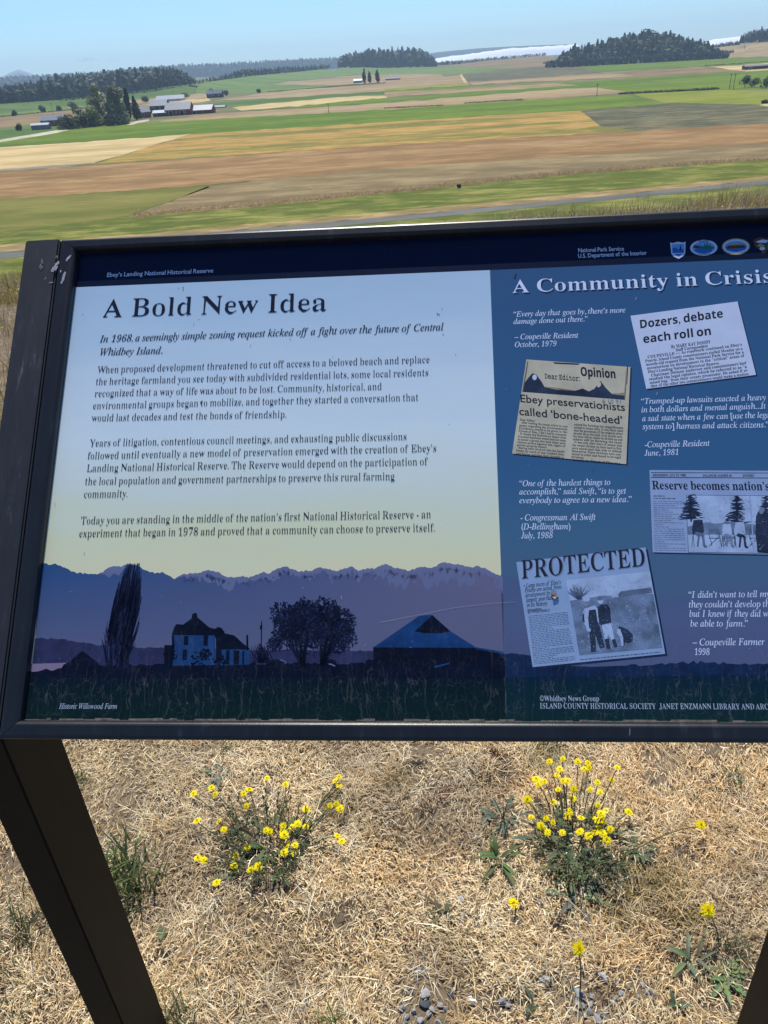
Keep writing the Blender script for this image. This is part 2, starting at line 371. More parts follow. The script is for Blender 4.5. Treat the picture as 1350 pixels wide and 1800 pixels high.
FIELDS = [  # key, level, polygon, description   (photo points, laid onto the plain)
 ('dgreen', 1, [(-60, 200), (0, 196), (110, 182), (235, 160), (340, 146), (590, 119), (640, 120), (635, 131), (455, 148), (300, 180), (0, 240), (-60, 250)], 'green farmland below the far left woods'),
 ('green2', 2, [(235, 164), (340, 150), (415, 134), (585, 119), (640, 121), (635, 131), (455, 148), (602, 150), (475, 162), (285, 169)], 'pale green crop field near the two white houses'),
 ('lime', 3, [(440, 137), (500, 130), (590, 124), (600, 128), (520, 135), (455, 142)], 'yellowish streak across the pale green crop field'),
 ('green2', 2, [(-60, 192), (0, 187), (110, 182), (165, 188), (0, 206), (-60, 214)], 'green pasture at far left by the small white shed'),
 ('brown', 2, [(-60, 214), (0, 205), (165, 189), (250, 182), (300, 190), (180, 205), (90, 214), (0, 226), (-60, 236)], 'brown field behind the farm hedge at left'),
 ('pink', 3, [(50, 181), (165, 171), (350, 164), (385, 170), (300, 179), (190, 185)], 'pinkish stubble field behind the large willow'),
 ('pink', 2, [(475, 162), (675, 147), (676, 160), (592, 169), (365, 178)], 'stubble field left of centre behind the farm'),
 ('dgreen', 3, [(365, 182), (480, 173), (675, 161), (676, 168), (430, 189)], 'narrow dark green crop strip left of centre'),
 ('straw', 3, [(245, 184), (365, 173), (372, 177), (300, 187)], 'pale yellow straw strip beside the long white roof'),
 ('pink', 3, [(458, 148), (635, 132), (700, 131), (775, 131), (785, 139), (675, 146), (600, 150)], 'pinkish stubble field in front of the poplar pair'),
 ('green2', 2, [(640, 121), (900, 116), (812, 131), (640, 132)], 'green field below the middle wood'),
 ('brown', 2, [(765, 117), (900, 104), (960, 98), (975, 112), (985, 116), (880, 121)], 'tan field sloping up towards the fog bank'),
 ('grey', 3, [(812, 132), (985, 115), (1070, 130), (825, 144)], 'dull grey green field in the middle distance'),
 ('pink', 3, [(675, 145), (812, 132), (826, 148), (675, 158)], 'pinkish stubble field with a track at its corner'),
 ('pink', 4, [(825, 144), (1072, 129), (1117, 135), (830, 150)], 'long pinkish strip under the grey green field'),
 ('brown', 3, [(1065, 131), (1225, 117), (1312, 125), (1125, 137)], 'brown fallow field at right of centre'),
 ('green', 2, [(993, 112), (1075, 106), (1180, 103), (1380, 100), (1380, 110), (1250, 117), (1050, 126)], 'green field in front of the wooded hill'),
 ('straw', 4, [(1245, 118), (1350, 111), (1380, 110), (1380, 121), (1312, 126)], 'small straw field at the far right'),
 ('pink', 2, [(1090, 105), (1200, 98), (1275, 91), (1400, 76), (1400, 99), (1180, 103)], 'pinkish field rising at right beyond the wooded hill'),
 ('green', 3, [(1015, 143), (1125, 136), (1312, 126), (1400, 119), (1400, 158), (1265, 157), (1100, 163), (1045, 152), (676, 168), (676, 160)], 'broad bright green field at right'),
 ('lime', 4, [(676, 157), (812, 147), (826, 151), (740, 156), (676, 161)], 'thin lime strip beside the track corner'),
 ('pink', 4, [(676, 163), (975, 147), (1018, 150), (850, 160), (676, 171)], 'pale pink stubble strip between two green strips'),
 ('straw', 4, [(408, 189), (595, 171), (680, 168), (680, 172), (590, 180), (425, 195)], 'pale straw strip right of the farm'),
 ('green', 4, [(425, 195), (590, 180), (850, 160), (1018, 150), (1050, 153), (940, 162), (675, 181)], 'green strip between two stubble strips'),
 ('pink', 5, [(240, 219), (375, 200), (590, 187), (675, 181), (975, 158), (1050, 154), (1107, 163), (900, 178), (675, 194), (380, 209)], 'long stubble strip in front of the farm'),
 ('lime', 5, [(1112, 165), (1275, 158), (1400, 163), (1400, 182), (1330, 184), (1175, 182)], 'yellow green field at right edge'),
 ('straw', 6, [(1275, 189), (1400, 180), (1400, 200), (1350, 201)], 'small dry patch by the dark shrubs at right edge'),
 ('green', 6, [(-60, 256), (0, 246), (100, 230), (240, 217), (380, 209), (675, 193), (925, 176), (1100, 167), (1178, 182), (1025, 194), (675, 216), (340, 236), (0, 259), (-60, 264)], 'long bright green crop band across the plain'),
 ('dgreen', 5, [(-60, 250), (0, 235), (90, 222), (130, 226), (0, 246), (-60, 256)], 'rough green corner beside the gravel lane'),
 ('straw', 7, [(-60, 264), (0, 259), (200, 246), (337, 235), (250, 262), (160, 288), (0, 299), (-60, 303)], 'pale straw field with pointed end at left'),
 ('mixed', 7, [(337, 236), (675, 215), (1025, 194), (1130, 195), (1062, 206), (1125, 229), (1000, 238), (675, 256), (160, 290), (250, 262)], 'patchy orange and green pasture'),
 ('grey', 8, [(1020, 195), (1178, 181), (1330, 184), (1400, 196), (1400, 214), (1350, 218), (1125, 229), (1055, 222)], 'dull grey green rough pasture at right'),
 ('soil', 8, [(-60, 302), (0, 298), (160, 286), (175, 288), (0, 304), (-60, 308)], 'grey bare earth strip along the straw field'),
 ('red', 9, [(-60, 310), (0, 303), (337, 279), (675, 256), (1000, 238), (1350, 217), (1420, 213), (1420, 247), (1350, 251), (1000, 275), (675, 297), (337, 328), (0, 350), (-60, 356)], 'broad reddish ripe grass field'),
 ('tan', 8, [(230, 382), (365, 328), (675, 293), (1000, 272), (1420, 243), (1420, 278), (1350, 282), (1012, 306), (675, 341), (450, 364)], 'tan dry hay field above the green verge'),
 ('mown', 8, [(-60, 352), (0, 348), (337, 328), (370, 329), (300, 355), (215, 382), (0, 408), (-60, 416)], 'mown olive meadow at left'),
 ('verge', 7, [(-90, 412), (0, 402), (215, 380), (450, 362), (675, 339), (1012, 304), (1350, 280), (1450, 272), (1450, 304), (1350, 316), (1000, 350), (675, 381), (337, 412), (0, 443), (-90, 452)], 'green grass verge above the road'),
 ('dry', 9, [(-90, 440), (0, 431), (337, 404), (675, 373), (1000, 342), (1350, 310), (1450, 301), (1450, 306), (1350, 317), (1000, 351), (675, 382), (337, 413), (0, 444), (-90, 453)], 'dry tan edge along the road'),
 ('verge', 6, [(-120, 461), (0, 455), (337, 420), (675, 389), (1000, 357), (1350, 323), (1450, 313), (1450, 345), (1350, 370), (675, 430), (0, 520), (-120, 540)], 'bright green grass on the near side of the road'),
]
for key, lev, pts, lab in FIELDS:
    sheet('field', pts, FM[key], 0.06 + 0.05 * lev, lab, 'field')
sheet('road', [(-200, 464), (0, 444), (337, 413), (675, 382), (1000, 351), (1350, 317), (1500, 302), (1500, 311), (1350, 325), (1000, 359), (675, 391), (337, 422), (0, 456), (-200, 478)],
      FM['asph'], 0.60, 'straight grey asphalt road crossing below the hill', 'road', jit=0.0)
sheet('lane', [(-40, 253), (0, 246), (40, 239), (100, 229), (122, 228), (100, 234), (45, 243), (0, 250), (-40, 258)], FM['gravel'], 0.50, 'pale gravel lane leading to the left farm shed', 'lane', jit=0.1)
sheet('lane', [(222, 219), (240, 213), (262, 210), (262, 213), (245, 216), (230, 220)], FM['gravel'], 0.52, 'pale gravel farmyard between poplars and red barn', 'lane', jit=0.1)
sheet('lane', [(808, 132), (812, 131), (821, 146), (816, 147)], FM['straw'], 0.45, 'pale field track at the corner of the stubble field', 'lane', jit=0.1)
sheet('lane', [(1000, 112), (1060, 106), (1068, 106), (1010, 113)], FM['gravel'], 0.40, 'pale track running along the wooded hill', 'lane', jit=0.1)
sheet('lane', [(1285, 84), (1322, 77), (1326, 78), (1285, 86)], FM['gravel'], 0.40, 'pale track at far right near a distant roof', 'lane', jit=0.1)

# ------------------------------------------------------------------ farm buildings on the plain
M_RED = simple('red_boards', (0.24, 0.05, 0.04), 0.8, 0.2, 0.25, 1.5, (6, 6, 1))
M_DKW = simple('dark_boards', (0.07, 0.055, 0.05), 0.85, 0.2, 0.3, 1.5, (6, 6, 1))
M_WHW = simple('white_boards', (0.62, 0.61, 0.58), 0.7, 0.3, 0.1, 1.5)
M_GRW = simple('grey_boards', (0.20, 0.21, 0.22), 0.75, 0.3, 0.2, 1.5)
M_ROOFG = simple('grey_metal_roof', (0.19, 0.205, 0.235), 0.5, 0.4, 0.12, 0.8, (8, 1, 1))
M_ROOFW = simple('pale_metal_roof', (0.44, 0.455, 0.47), 0.5, 0.4, 0.08, 0.8, (8, 1, 1))
M_ROOFD = simple('weathered_roof', (0.16, 0.16, 0.17), 0.7, 0.3, 0.2, 0.8)
M_DOOR = simple('dark_opening', (0.03, 0.028, 0.028), 0.7, 0.3, 0.2, 3)
M_GLASS = simple('window_glass', (0.05, 0.06, 0.07), 0.15, 0.5, 0.2, 3)
M_TRIM = simple('white_trim', (0.7, 0.69, 0.66), 0.6, 0.3, 0.05, 3)

def building(name, px, py, wpx, dpth, wall_px, roof_px, rz, wall, roof, label, cat, doors=1, windows=2, chimney=False, group=None, sunk=0.0):
    """gable building; ridge along local x; wpx etc. are its measured sizes at its own distance"""
    g = at_ground(px, py); D = (g - CAMP).length; k = D / F
    W = wpx * k; H = wall_px * k; RH = roof_px * k; Dp = dpth if dpth else W * 0.6
    root = empty(name, g, rz); tag(root, label, cat, group)
    w = MB(); y0, y1 = 0.0, Dp
    vs = [(-W/2, y0, -0.5), (W/2, y0, -0.5), (W/2, y1, -0.5), (-W/2, y1, -0.5), (-W/2, y0, H), (W/2, y0, H), (W/2, y1, H), (-W/2, y1, H), (-W/2, Dp/2, H + RH), (W/2, Dp/2, H + RH)]
    w.add(vs, [(0, 1, 5, 4), (2, 3, 7, 6), (1, 2, 6, 9, 5), (3, 0, 4, 8, 7), (3, 2, 1, 0)])
    w.build('wall', wall, root)
    r = MB(); e = 0.5; th = 0.25
    sl_ = RH / (Dp / 2)
    prof = [(-e, H - e * sl_), (Dp / 2, H + RH), (Dp + e, H - e * sl_)]
    vs = []
    for x in (-W/2 - e, W/2 + e):
        for (y, z) in prof: vs.append((x, y, z + 0.04))
        for (y, z) in prof: vs.append((x, y, z + 0.04 + th))
    r.add(vs, [(3, 9, 10, 4), (4, 10, 11, 5), (0, 1, 7, 6), (1, 2, 8, 7), (0, 6, 9, 3), (2, 5, 11, 8), (0, 3, 4, 1), (1, 4, 5, 2), (6, 7, 10, 9), (7, 8, 11, 10)])
    ro = r.build('roof', roof, root)
    if chimney:
        c = MB(); c.box(-W*0.15, -W*0.15 + 0.7, Dp/2 - 0.35, Dp/2 + 0.35, H, H + RH + 1.4); c.build('chimney', M_DKW, ro)
    for i in range(doors):
        dx = -W * 0.28 + i * W * 0.45; dw = min(2.8, W * 0.16); dh = H * 0.78
        d = MB(); d.box(dx - dw/2, dx + dw/2, -0.09, 0.02, 0.0, dh)
        d.build('door', M_DOOR, root)
        t = MB(); t.box(dx - dw/2 - .2, dx - dw/2, -0.13, 0.01, 0, dh + .2); t.box(dx + dw/2, dx + dw/2 + .2, -0.13, 0.01, 0, dh + .2); t.box(dx - dw/2, dx + dw/2, -0.13, 0.01, dh, dh + .2)
        t.build('door_frame', M_TRIM, root)
    for i in range(windows):
        wx = -W * 0.05 + i * W * 0.36 / max(1, windows - 1) if windows > 1 else W * 0.12
        f = MB(); f.box(wx - .6, wx + .6, -0.07, 0.02, H * .42, H * .82); fo = f.build('window', M_TRIM, root)
        p = MB(); p.box(wx - .45, wx + .45, -0.11, -0.06, H * .46, H * .78); p.build('pane', M_GLASS, fo)
    return root

building('barn', 313, 203, 38, 13, 8, 9, R(-4), M_RED, M_ROOFG, 'largest red barn with grey metal roof at the centre of the farmyard', 'barn', 2, 2)
building('barn', 279, 199, 25, 12, 10, 7, R(-6), M_DKW, M_ROOFG, 'dark fronted barn with grey roof close behind the small red shed', 'barn', 1, 1)
building('shed', 258, 207, 19, 8, 8, 7, R(58), M_RED, M_ROOFG, 'small red shed with gable end beside the poplars', 'shed', 1, 1)
building('shed', 281, 205, 20, 6, 5, 3, R(-5), M_DKW, M_ROOFW, 'low lean-to with pale roof in front of the dark barn', 'shed', 1, 0)
building('shed', 353, 200, 34, 11, 5, 6, R(-8), M_RED, M_ROOFW, 'low red shed with pale roof at the right end of the farmyard', 'shed', 1, 1)
building('shed', 364, 191, 54, 7, 1.2, 1.8, R(-8), M_WHW, M_ROOFG, 'long low shed with bluish grey roof behind the red barn', 'shed', 0, 0)
building('shed', 299, 178, 42, 9, 3, 4.5, R(-4), M_WHW, M_ROOFW, 'long narrow shed with white roof behind the farm', 'shed', 0, 2)
building('farmhouse', 377, 172, 24, 7, 6, 4.5, R(-12), M_DKW, M_ROOFG, 'dark farmhouse with grey roof and chimney among shrubs behind the barns', 'house', 1, 2, True)
building('shed', 92, 222, 34, 9, 8, 6, R(-10), M_RED, M_ROOFG, 'red shed with grey roof at far left by the lane', 'shed', 1, 1)
building('trailer', 71, 228, 26, 4, 6, 2, R(-5), M_GRW, M_ROOFW, 'low grey trailer with pale roof beside the gravel lane', 'trailer', 0, 2)
building('shed', 36, 185, 8, 5, 3, 2, 0, M_WHW, M_ROOFW, 'tiny white shed alone on the far left pasture', 'shed', 0, 1)
building('house', 343, 134, 6, 9, 3.0, 2.2, R(10), M_WHW, M_ROOFW, 'left one of two tiny white houses at the edge of the far woods', 'house', 0, 1)
building('house', 372, 135, 5, 9, 2.6, 2.0, R(-10), M_WHW, M_ROOFW, 'right one of two tiny white houses at the edge of the far woods', 'house', 0, 1)
building('shed', 629, 146, 13, 12, 3, 2.2, R(-5), M_GRW, M_ROOFW, 'small pale roofed shed beside the distant poplar pair', 'shed', 0, 1)
building('shed', 690, 141, 22, 12, 2, 2.2, R(-5), M_GRW, M_ROOFD, 'low dark roofed shed right of the distant poplar pair', 'shed', 0, 1)
building('house', 1318, 76, 13, 10, 2.6, 3, R(-5), M_WHW, M_ROOFG, 'distant pale house beside the rightmost wood', 'house', 0, 1)
building('shed', 1330, 122, 32, 9, 4, 1.6, R(-3), M_DKW, M_ROOFD, 'long dark flat shed on the small straw field at right', 'shed', 1, 0)
def silo():
    g = at_ground(308, 202); k = (g - CAMP).length / F
    root = empty('silo', g); tag(root, 'slim dark silo standing in front of the largest red barn', 'silo')
    b_ = MB(); b_.tube([(0, -1.5, -0.3), (0, -1.5, 14 * k)], 1.2, 12); b_.build('cylinder_wall', M_DKW, root, True)
    c_ = MB(); c_.tube([(0, -1.5, 14 * k), (0, -1.5, 14 * k + 1.3)], [1.35, 0.1], 12); c_.build('cap', M_ROOFG, root)
silo()

# ------------------------------------------------------------------ trees
M_LEAF = attr_mat('tree_leaves', (1, 1, 1), 0.7, 0.25, 0.25)
M_BARK = simple('bark', (0.10, 0.08, 0.06), 0.9, 0.2, 0.3, 4)

def leaf_cloud(centers, rads, n, size, base, var=0.35, tip=(1.15, 1.1, 1.0)):
    """n leaf clumps spread through ellipsoid lumps -> V, Q, C"""
    centers = np.array(centers, float); rads = np.array(rads, float)
    vol = rads.prod(1) ** (2/3); k = rng.choice(len(centers), n, p=vol / vol.sum())
    d = rng.normal(size=(n, 3)); d /= np.linalg.norm(d, axis=1)[:, None]
    rr = rng.uniform(0.55, 1.05, n) ** 0.7
    P = centers[k] + d * rads[k] * rr[:, None]
    nr = d * 0.8 + np.array([0, 0, 0.55]) + rng.normal(size=(n, 3)) * 0.45
    a = np.cross(nr, rng.normal(size=(n, 3))); a /= np.linalg.norm(a, axis=1)[:, None]
    bb = np.cross(nr, a); bb /= np.linalg.norm(bb, axis=1)[:, None]
    s = size * rng.uniform(0.6, 1.4, n)[:, None]
    V = np.stack([P - a * s, P + bb * s * 0.6, P + a * s, P - bb * s * 0.6], 1).reshape(-1, 3)
    Qd = np.arange(4 * n).reshape(n, 4)
    lump = rng.uniform(1 - var, 1 + var, len(centers))[k]
    f = (lump * rng.uniform(0.75, 1.25, n))[:, None] * np.array(base)[None, :]
    C = np.repeat(f, 4, 0)
    return V, Qd, C

def tree(name, px, py, hpx, wpx, kind, label, cat='tree', base=(0.06, 0.075, 0.03), n=700, group=None, dist=None):
    g = at_ground(px, py); D = (g - CAMP).length; k = D / F
    H = hpx * k; W = wpx * k
    root = empty(name, g, random.uniform(0, 6)); tag(root, label, cat, group)
    t = MB(); tr = max(0.03 * H, 0.05)
    top = {'poplar': 0.9, 'shrub': 0.5}.get(kind, 0.7)
    t.tube([(0, 0, -0.3), (0.01 * H, 0, H * 0.3), (0, 0.01 * H, H * top)], [tr, tr * 0.7, tr * 0.25], 6)
    cs, rs = [], []
    if kind == 'poplar':
        for i in range(7):
            z = H * (0.16 + 0.12 * i); w = W * 0.5 * (0.75 if i == 0 else 1.0 if i < 4 else 0.95 - 0.22 * (i - 3))
            cs.append((random.uniform(-.1, .1) * W, random.uniform(-.1, .1) * W, z)); rs.append((w, w, H * 0.11))
    elif kind == 'shrub':
        for i in range(6):
            a = random.uniform(0, 6.28); q = random.uniform(0, .28) * W
            cs.append((q * math.cos(a), q * math.sin(a), H * random.uniform(.3, .62))); rs.append((W * .26, W * .26, H * .32))
    else:
        for i in range(6):
            a = 6.28 * i / 6 + random.uniform(-.4, .4); cs.append((W * .24 * math.cos(a), W * .24 * math.sin(a), H * random.uniform(.12, .2))); rs.append((W * .22, W * .22, H * .17))
        for i in range(13):
            a = random.uniform(0, 6.28); z = H * random.uniform(.14, .84); q = W * random.uniform(.08, .36) * (1 - abs(z / H - .5))
            c = (q * math.cos(a), q * math.sin(a), z); cs.append(c); s_ = random.uniform(.15, .24)
            rs.append((W * s_, W * s_, H * random.uniform(.12, .19)))
            t.tube([(0, 0, z * .5), (c[0] * .6, c[1] * .6, z * .8), c], [tr * .4, tr * .25, tr * .1], 4)
    t.build('trunk', M_BARK, root)
    V, Qd, C = leaf_cloud(cs, rs, int(n * 1.5), max(0.045 * H, 1.1 * k), base)
    np_quads('crown', V, Qd, M_LEAF, C, parent=root)
    return root

OL = (0.30, 0.29, 0.16); DK = (0.08, 0.105, 0.055); MD = (0.19, 0.25, 0.08)
tree('willow_tree', 180, 219, 56, 42, 'round', 'tallest pale olive willow at the left of the farm trees', base=OL, n=1500)
tree('willow_tree', 208, 219, 54, 44, 'round', 'broad olive willow with dark skirts between the tallest willow and the poplars', base=(0.23, 0.23, 0.13), n=1800)
tree('willow_tree', 206, 190, 26, 14, 'round', 'small willow crown peeping up behind the broad willow', base=OL, n=400)
tree('broadleaf_tree', 121, 227, 28, 38, 'round', 'dark rounded tree at the left end of the farm trees by the red shed', base=DK, n=1000)
tree('broadleaf_tree', 147, 224, 30, 32, 'round', 'dark rounded tree second from the left among the farm trees', base=(0.08, 0.10, 0.045), n=900)
tree('broadleaf_tree', 167, 222, 31, 34, 'round', 'brighter green tree just left of the tallest willow', base=MD, n=900)
tree('poplar_tree', 229, 211, 45, 11, 'poplar', 'taller dark poplar right of the willows', base=(0.045, 0.06, 0.032), n=600)
tree('poplar_tree', 241, 211, 33, 13, 'poplar', 'shorter dark poplar next to the small red shed', base=(0.045, 0.06, 0.032), n=600)
for (x, y, h, w, lab) in [
    (35, 230, 11, 11, 'small dark round shrub left of the grey trailer'),
    (26, 204, 9, 8, 'small dark shrub at the far left end of the pasture hedge'),
    (75, 197, 11, 11, 'dark shrub, leftmost of three along the pasture edge'),
    (104, 195, 8, 11, 'low shrub, middle of three along the pasture edge'),
    (132, 192, 12, 18, 'wide dark shrub, rightmost of three along the pasture edge'),
    (256, 180, 10, 16, 'dark shrub left of the long white roofed shed'),
    (326, 174, 9, 17, 'dark shrub right of the long white roofed shed'),
    (371, 171, 14, 8, 'slim dark tree rising in front of the farmhouse roof'),
    (398, 168, 8, 11, 'dark shrub at the right corner of the farmhouse'),
    (456, 163, 6, 9, 'lone small shrub at the end of the hedge left of centre'),
    (570, 124, 10, 16, 'dark bush at the left foot of the middle wood'),
    (806, 331, 8, 9, 'lone dark bush on the tall dry grass bank above the road'),
    (1309, 153, 17, 20, 'dark bush, leftmost of the group at the right edge'),
    (1326, 153, 14, 18, 'dark bush in the middle of the group at the right edge'),
    (1346, 155, 18, 20, 'dark bush, rightmost of the group at the right edge'),
    (1343, 182, 6, 12, 'low dark shrub below the group at the right edge'),
    (955, 97, 5, 12, 'small dark shrub on the skyline in front of the fog')]:
    tree('shrub', x, y, h, w, 'shrub', lab, 'shrub', base=DK, n=260)
tree('poplar_tree', 641, 147, 21, 6, 'poplar', 'taller poplar of the distant pair left of centre', base=(0.045, 0.06, 0.032), n=300)
tree('poplar_tree', 650, 146, 17, 6, 'poplar', 'thin poplar close beside the taller distant one', base=(0.045, 0.06, 0.032), n=260)
tree('poplar_tree', 664, 145, 19, 7, 'poplar', 'separate poplar right of the distant pair', base=(0.045, 0.06, 0.032), n=300)

def pole(px, py, hpx, label):
    g = at_ground(px, py); k = (g - CAMP).length / F; H = hpx * k
    root = empty('utility_pole', g); tag(root, label, 'pole', 'utility poles on the plain')
    a = MB(); a.tube([(0, 0, -.3), (0, 0, H)], [.17, .12], 6); a.build('post', M_DKW, root)
    c = MB(); c.box(-1.1, 1.1, -.08, .08, H * .9, H * .9 + .16); c.build('crossarm', M_DKW, root)
pole(1049, 169, 17, 'thin utility pole where the pale strip meets the green field')
pole(1282, 157, 20, 'left one of two thin utility poles near the dark bushes')
pole(1289, 157, 20, 'right one of two thin utility poles near the dark bushes')
pole(578, 199, 14, 'thin utility pole in the stubble strip left of centre')
pole(96, 210, 22, 'thin utility pole behind the left red shed')
pole(306, 172, 15, 'thin utility pole behind the long white roofed shed')

def hedge(p0, p1, hpx, label, base=(0.045, 0.05, 0.028)):
    n = int(math.hypot(p1[0] - p0[0], p1[1] - p0[1]) * 0.7) + 4
    cs, rs = [], []
    for i in range(n):
        t = i / (n - 1); g = at_ground(p0[0] + (p1[0] - p0[0]) * t, p0[1] + (p1[1] - p0[1]) * t)
        k = (g - CAMP).length / F; h = hpx * k * random.uniform(.6, 1.2)
        cs.append((g.x, g.y, g.z + h * .4)); rs.append((k * 1.6, k * 1.6, h * .55))
    V, Qd, C = leaf_cloud(cs, rs, n * 16, hpx * k * 0.25, base)
    o = np_quads('hedge', V, Qd, M_LEAF, C); tag(o, label, 'hedge')
hedge((1088, 166), (1263, 157), 3.2, 'long dark hedge along the lower edge of the broad green field')
hedge((676, 191), (778, 186), 2.2, 'thin dark hedge line at the left of the stubble strip')
hedge((817, 182), (918, 176), 2.2, 'thin dark hedge line in the middle of the stubble strip')
hedge((0, 206), (160, 190), 2.0, 'dark hedge along the far left pasture')
hedge((470, 162), (676, 146), 1.6, 'thin dark hedge line across the middle fields left of centre')
hedge((1240, 116), (1350, 109), 1.6, 'thin dark hedge line above the small straw field')

# tall dry grass standing at the edge of the hay field above the verge
def grass_bank():
    pts = [(230, 383), (330, 372), (450, 363), (675, 340), (1012, 305), (1350, 281), (1440, 275)]
    P = []
    for a, c in zip(pts[:-1], pts[1:]):
        n = int((c[0] - a[0]) * 12)
        g0 = at_ground(a[0], a[1]); g1 = at_ground(c[0], c[1]); away = Vector((g0.x + g1.x, g0.y + g1.y, 0)).normalized()
        for i in range(n):
            t = (i + random.random()) / n
            P.append(g0.lerp(g1, t) + away * (abs(random.gauss(0, 3.0)) - .6))
    P = np.array(P); n = len(P); h = rng.uniform(.12, .55, n) * np.interp(np.arange(n), np.arange(0, n + 60, 60), rng.uniform(.65, 1.1, len(np.arange(0, n + 60, 60)))); w = rng.uniform(.03, .09, n); a = rng.uniform(0, 6.28, n)
    dx = np.stack([np.cos(a) * w, np.sin(a) * w, np.zeros(n)], 1); tip = np.stack([rng.normal(0, .2, n), rng.normal(0, .2, n), h], 1)
    V = np.stack([P - dx, P + dx, P + dx * .4 + tip, P - dx * .4 + tip], 1).reshape(-1, 3)
    col = np.repeat(np.array([0.60, 0.43, 0.22])[None] * rng.uniform(.5, 1.3, n)[:, None], 4, 0)
    o = np_quads('tall_grass', V, np.arange(4 * n).reshape(n, 4), M_LEAF, col)
    tag(o, 'tall dry brown grass along the edge of the hay field above the verge', 'grass', kind='stuff')
grass_bank()

# woods: each wood reads as one far mass
def conifer(kind):
    """unit tree (height 1) -> V, Q"""
    V, Qs = [], []
    lay = 5 if kind == 0 else 3
    for l in range(lay):
        z0 = 0.08 + 0.8 * l / lay; z1 = min(1.0, z0 + (0.42 if kind == 0 else 0.5)); r_ = (0.20 if kind == 0 else 0.3) * (1 - 0.75 * l / lay)
        n = 7; b0 = len(V); a0 = random.random() * 6
        for k in range(n):
            w = a0 + 2 * math.pi * k / n; rr = r_ * random.uniform(.7, 1.5)
            V.append((rr * math.cos(w), rr * math.sin(w), z0 + random.uniform(-.05, .04)))
        for k in range(n):
            w = a0 + 2 * math.pi * k / n; rr = r_ * (.06 if kind == 0 else .45)
            V.append((rr * math.cos(w), rr * math.sin(w), z1 + random.uniform(-.03, .03)))
        for k in range(n): Qs.append((b0 + k, b0 + (k + 1) % n, b0 + n + (k + 1) % n, b0 + n + k))
    return np.array(V), np.array(Qs)
CON = [conifer(0) for _ in range(4)] + [conifer(1) for _ in range(9)]

def wood(name, trees, label, base=(0.028, 0.042, 0.022), round_share=0.62, nl=30):
    Vs, Qs, Cs = [], [], []; off = 0
    for (x, y, z, h) in trees:
        tone = np.array(base) * random.choice([.45, .6, .8, 1.0, 1.7]) * random.uniform(.8, 1.2)
        if random.random() < round_share:      # broad crown made of leaf clumps
            n = nl; d = rng.normal(size=(n, 3)); d /= np.linalg.norm(d, axis=1)[:, None]; h *= .88
            w = h * random.uniform(.30, .46); P = np.array([x, y, z + h * .52]) + d * np.array([w, w, h * .48]) * rng.uniform(.6, 1.05, n)[:, None]
            nr = d * .9 + np.array([0, 0, .5]) + rng.normal(size=(n, 3)) * .4
            a_ = np.cross(nr, rng.normal(size=(n, 3))); a_ /= np.linalg.norm(a_, axis=1)[:, None]; b_ = np.cross(nr, a_); b_ /= np.linalg.norm(b_, axis=1)[:, None]
            s_ = (h * rng.uniform(.10, .20, n))[:, None]
            V = np.stack([P - a_ * s_, P + b_ * s_, P + a_ * s_, P - b_ * s_], 1).reshape(-1, 3)
            Vs.append(V); Qs.append(np.arange(4 * n).reshape(n, 4) + off); off += 4 * n
            Cs.append(np.repeat(tone[None] * rng.uniform(.7, 1.35, n)[:, None] * 1.25, 4, 0))
        else:
            v, q = CON[random.randrange(len(CON))]; a = random.uniform(0, 6.28); c, s2 = math.cos(a), math.sin(a); wd = random.uniform(.7, 1.0)
            P = np.stack([(v[:, 0] * c - v[:, 1] * s2) * h * wd + x, (v[:, 0] * s2 + v[:, 1] * c) * h * wd + y, v[:, 2] * h + z], 1)
            Vs.append(P); Qs.append(q + off); off += len(v)
            Cs.append(np.repeat(tone[None], len(v), 0) * (0.85 + 0.3 * v[:, 2:3]))
    o = np_quads(name, np.concatenate(Vs), np.concatenate(Qs), M_LEAF, np.concatenate(Cs))
    return tag(o, label, 'wood', kind='stuff')

def berm(base_pts, dist, mat, label):
    """the low rise a skyline wood stands on: foot on the plain, gentle front slope, flat back"""
    x0, x1 = base_pts[0][0], base_pts[-1][0]; mb = MB(); vs = []; n = 30
    for i in range(n + 1):
        t = -.06 + 1.12 * i / n; x = x0 + (x1 - x0) * t; D = dist[0] + (dist[1] - dist[0]) * t
        zb = at_dist(x, profile(base_pts, x), D).z; ends = min(1.0, max(0.0, min(t + .06, 1.06 - t) / .12)); ends = ends * ends * (3 - 2 * ends)
        for fr, k in ((.84, 0), (.90, .35), (.96, .85), (1.0, 1), (1.13, 1.05), (1.3, 0)):
            p = at_dist(x, 150, D * fr); g = terr1(p.x, p.y) - .4; vs.append((p.x, p.y, g + max(0, zb - .4 - g) * k * ends))
    fs = [(i * 6 + k, (i + 1) * 6 + k, (i + 1) * 6 + k + 1, i * 6 + k + 1) for i in range(n) for k in range(5)]
    mb.add(vs, fs); tag(mb.build('hill', mat, None, True), label, 'hill', kind='structure')

def profile(pts, x):
    xs = [p[0] for p in pts]; ys = [p[1] for p in pts]; return float(np.interp(x, xs, ys))

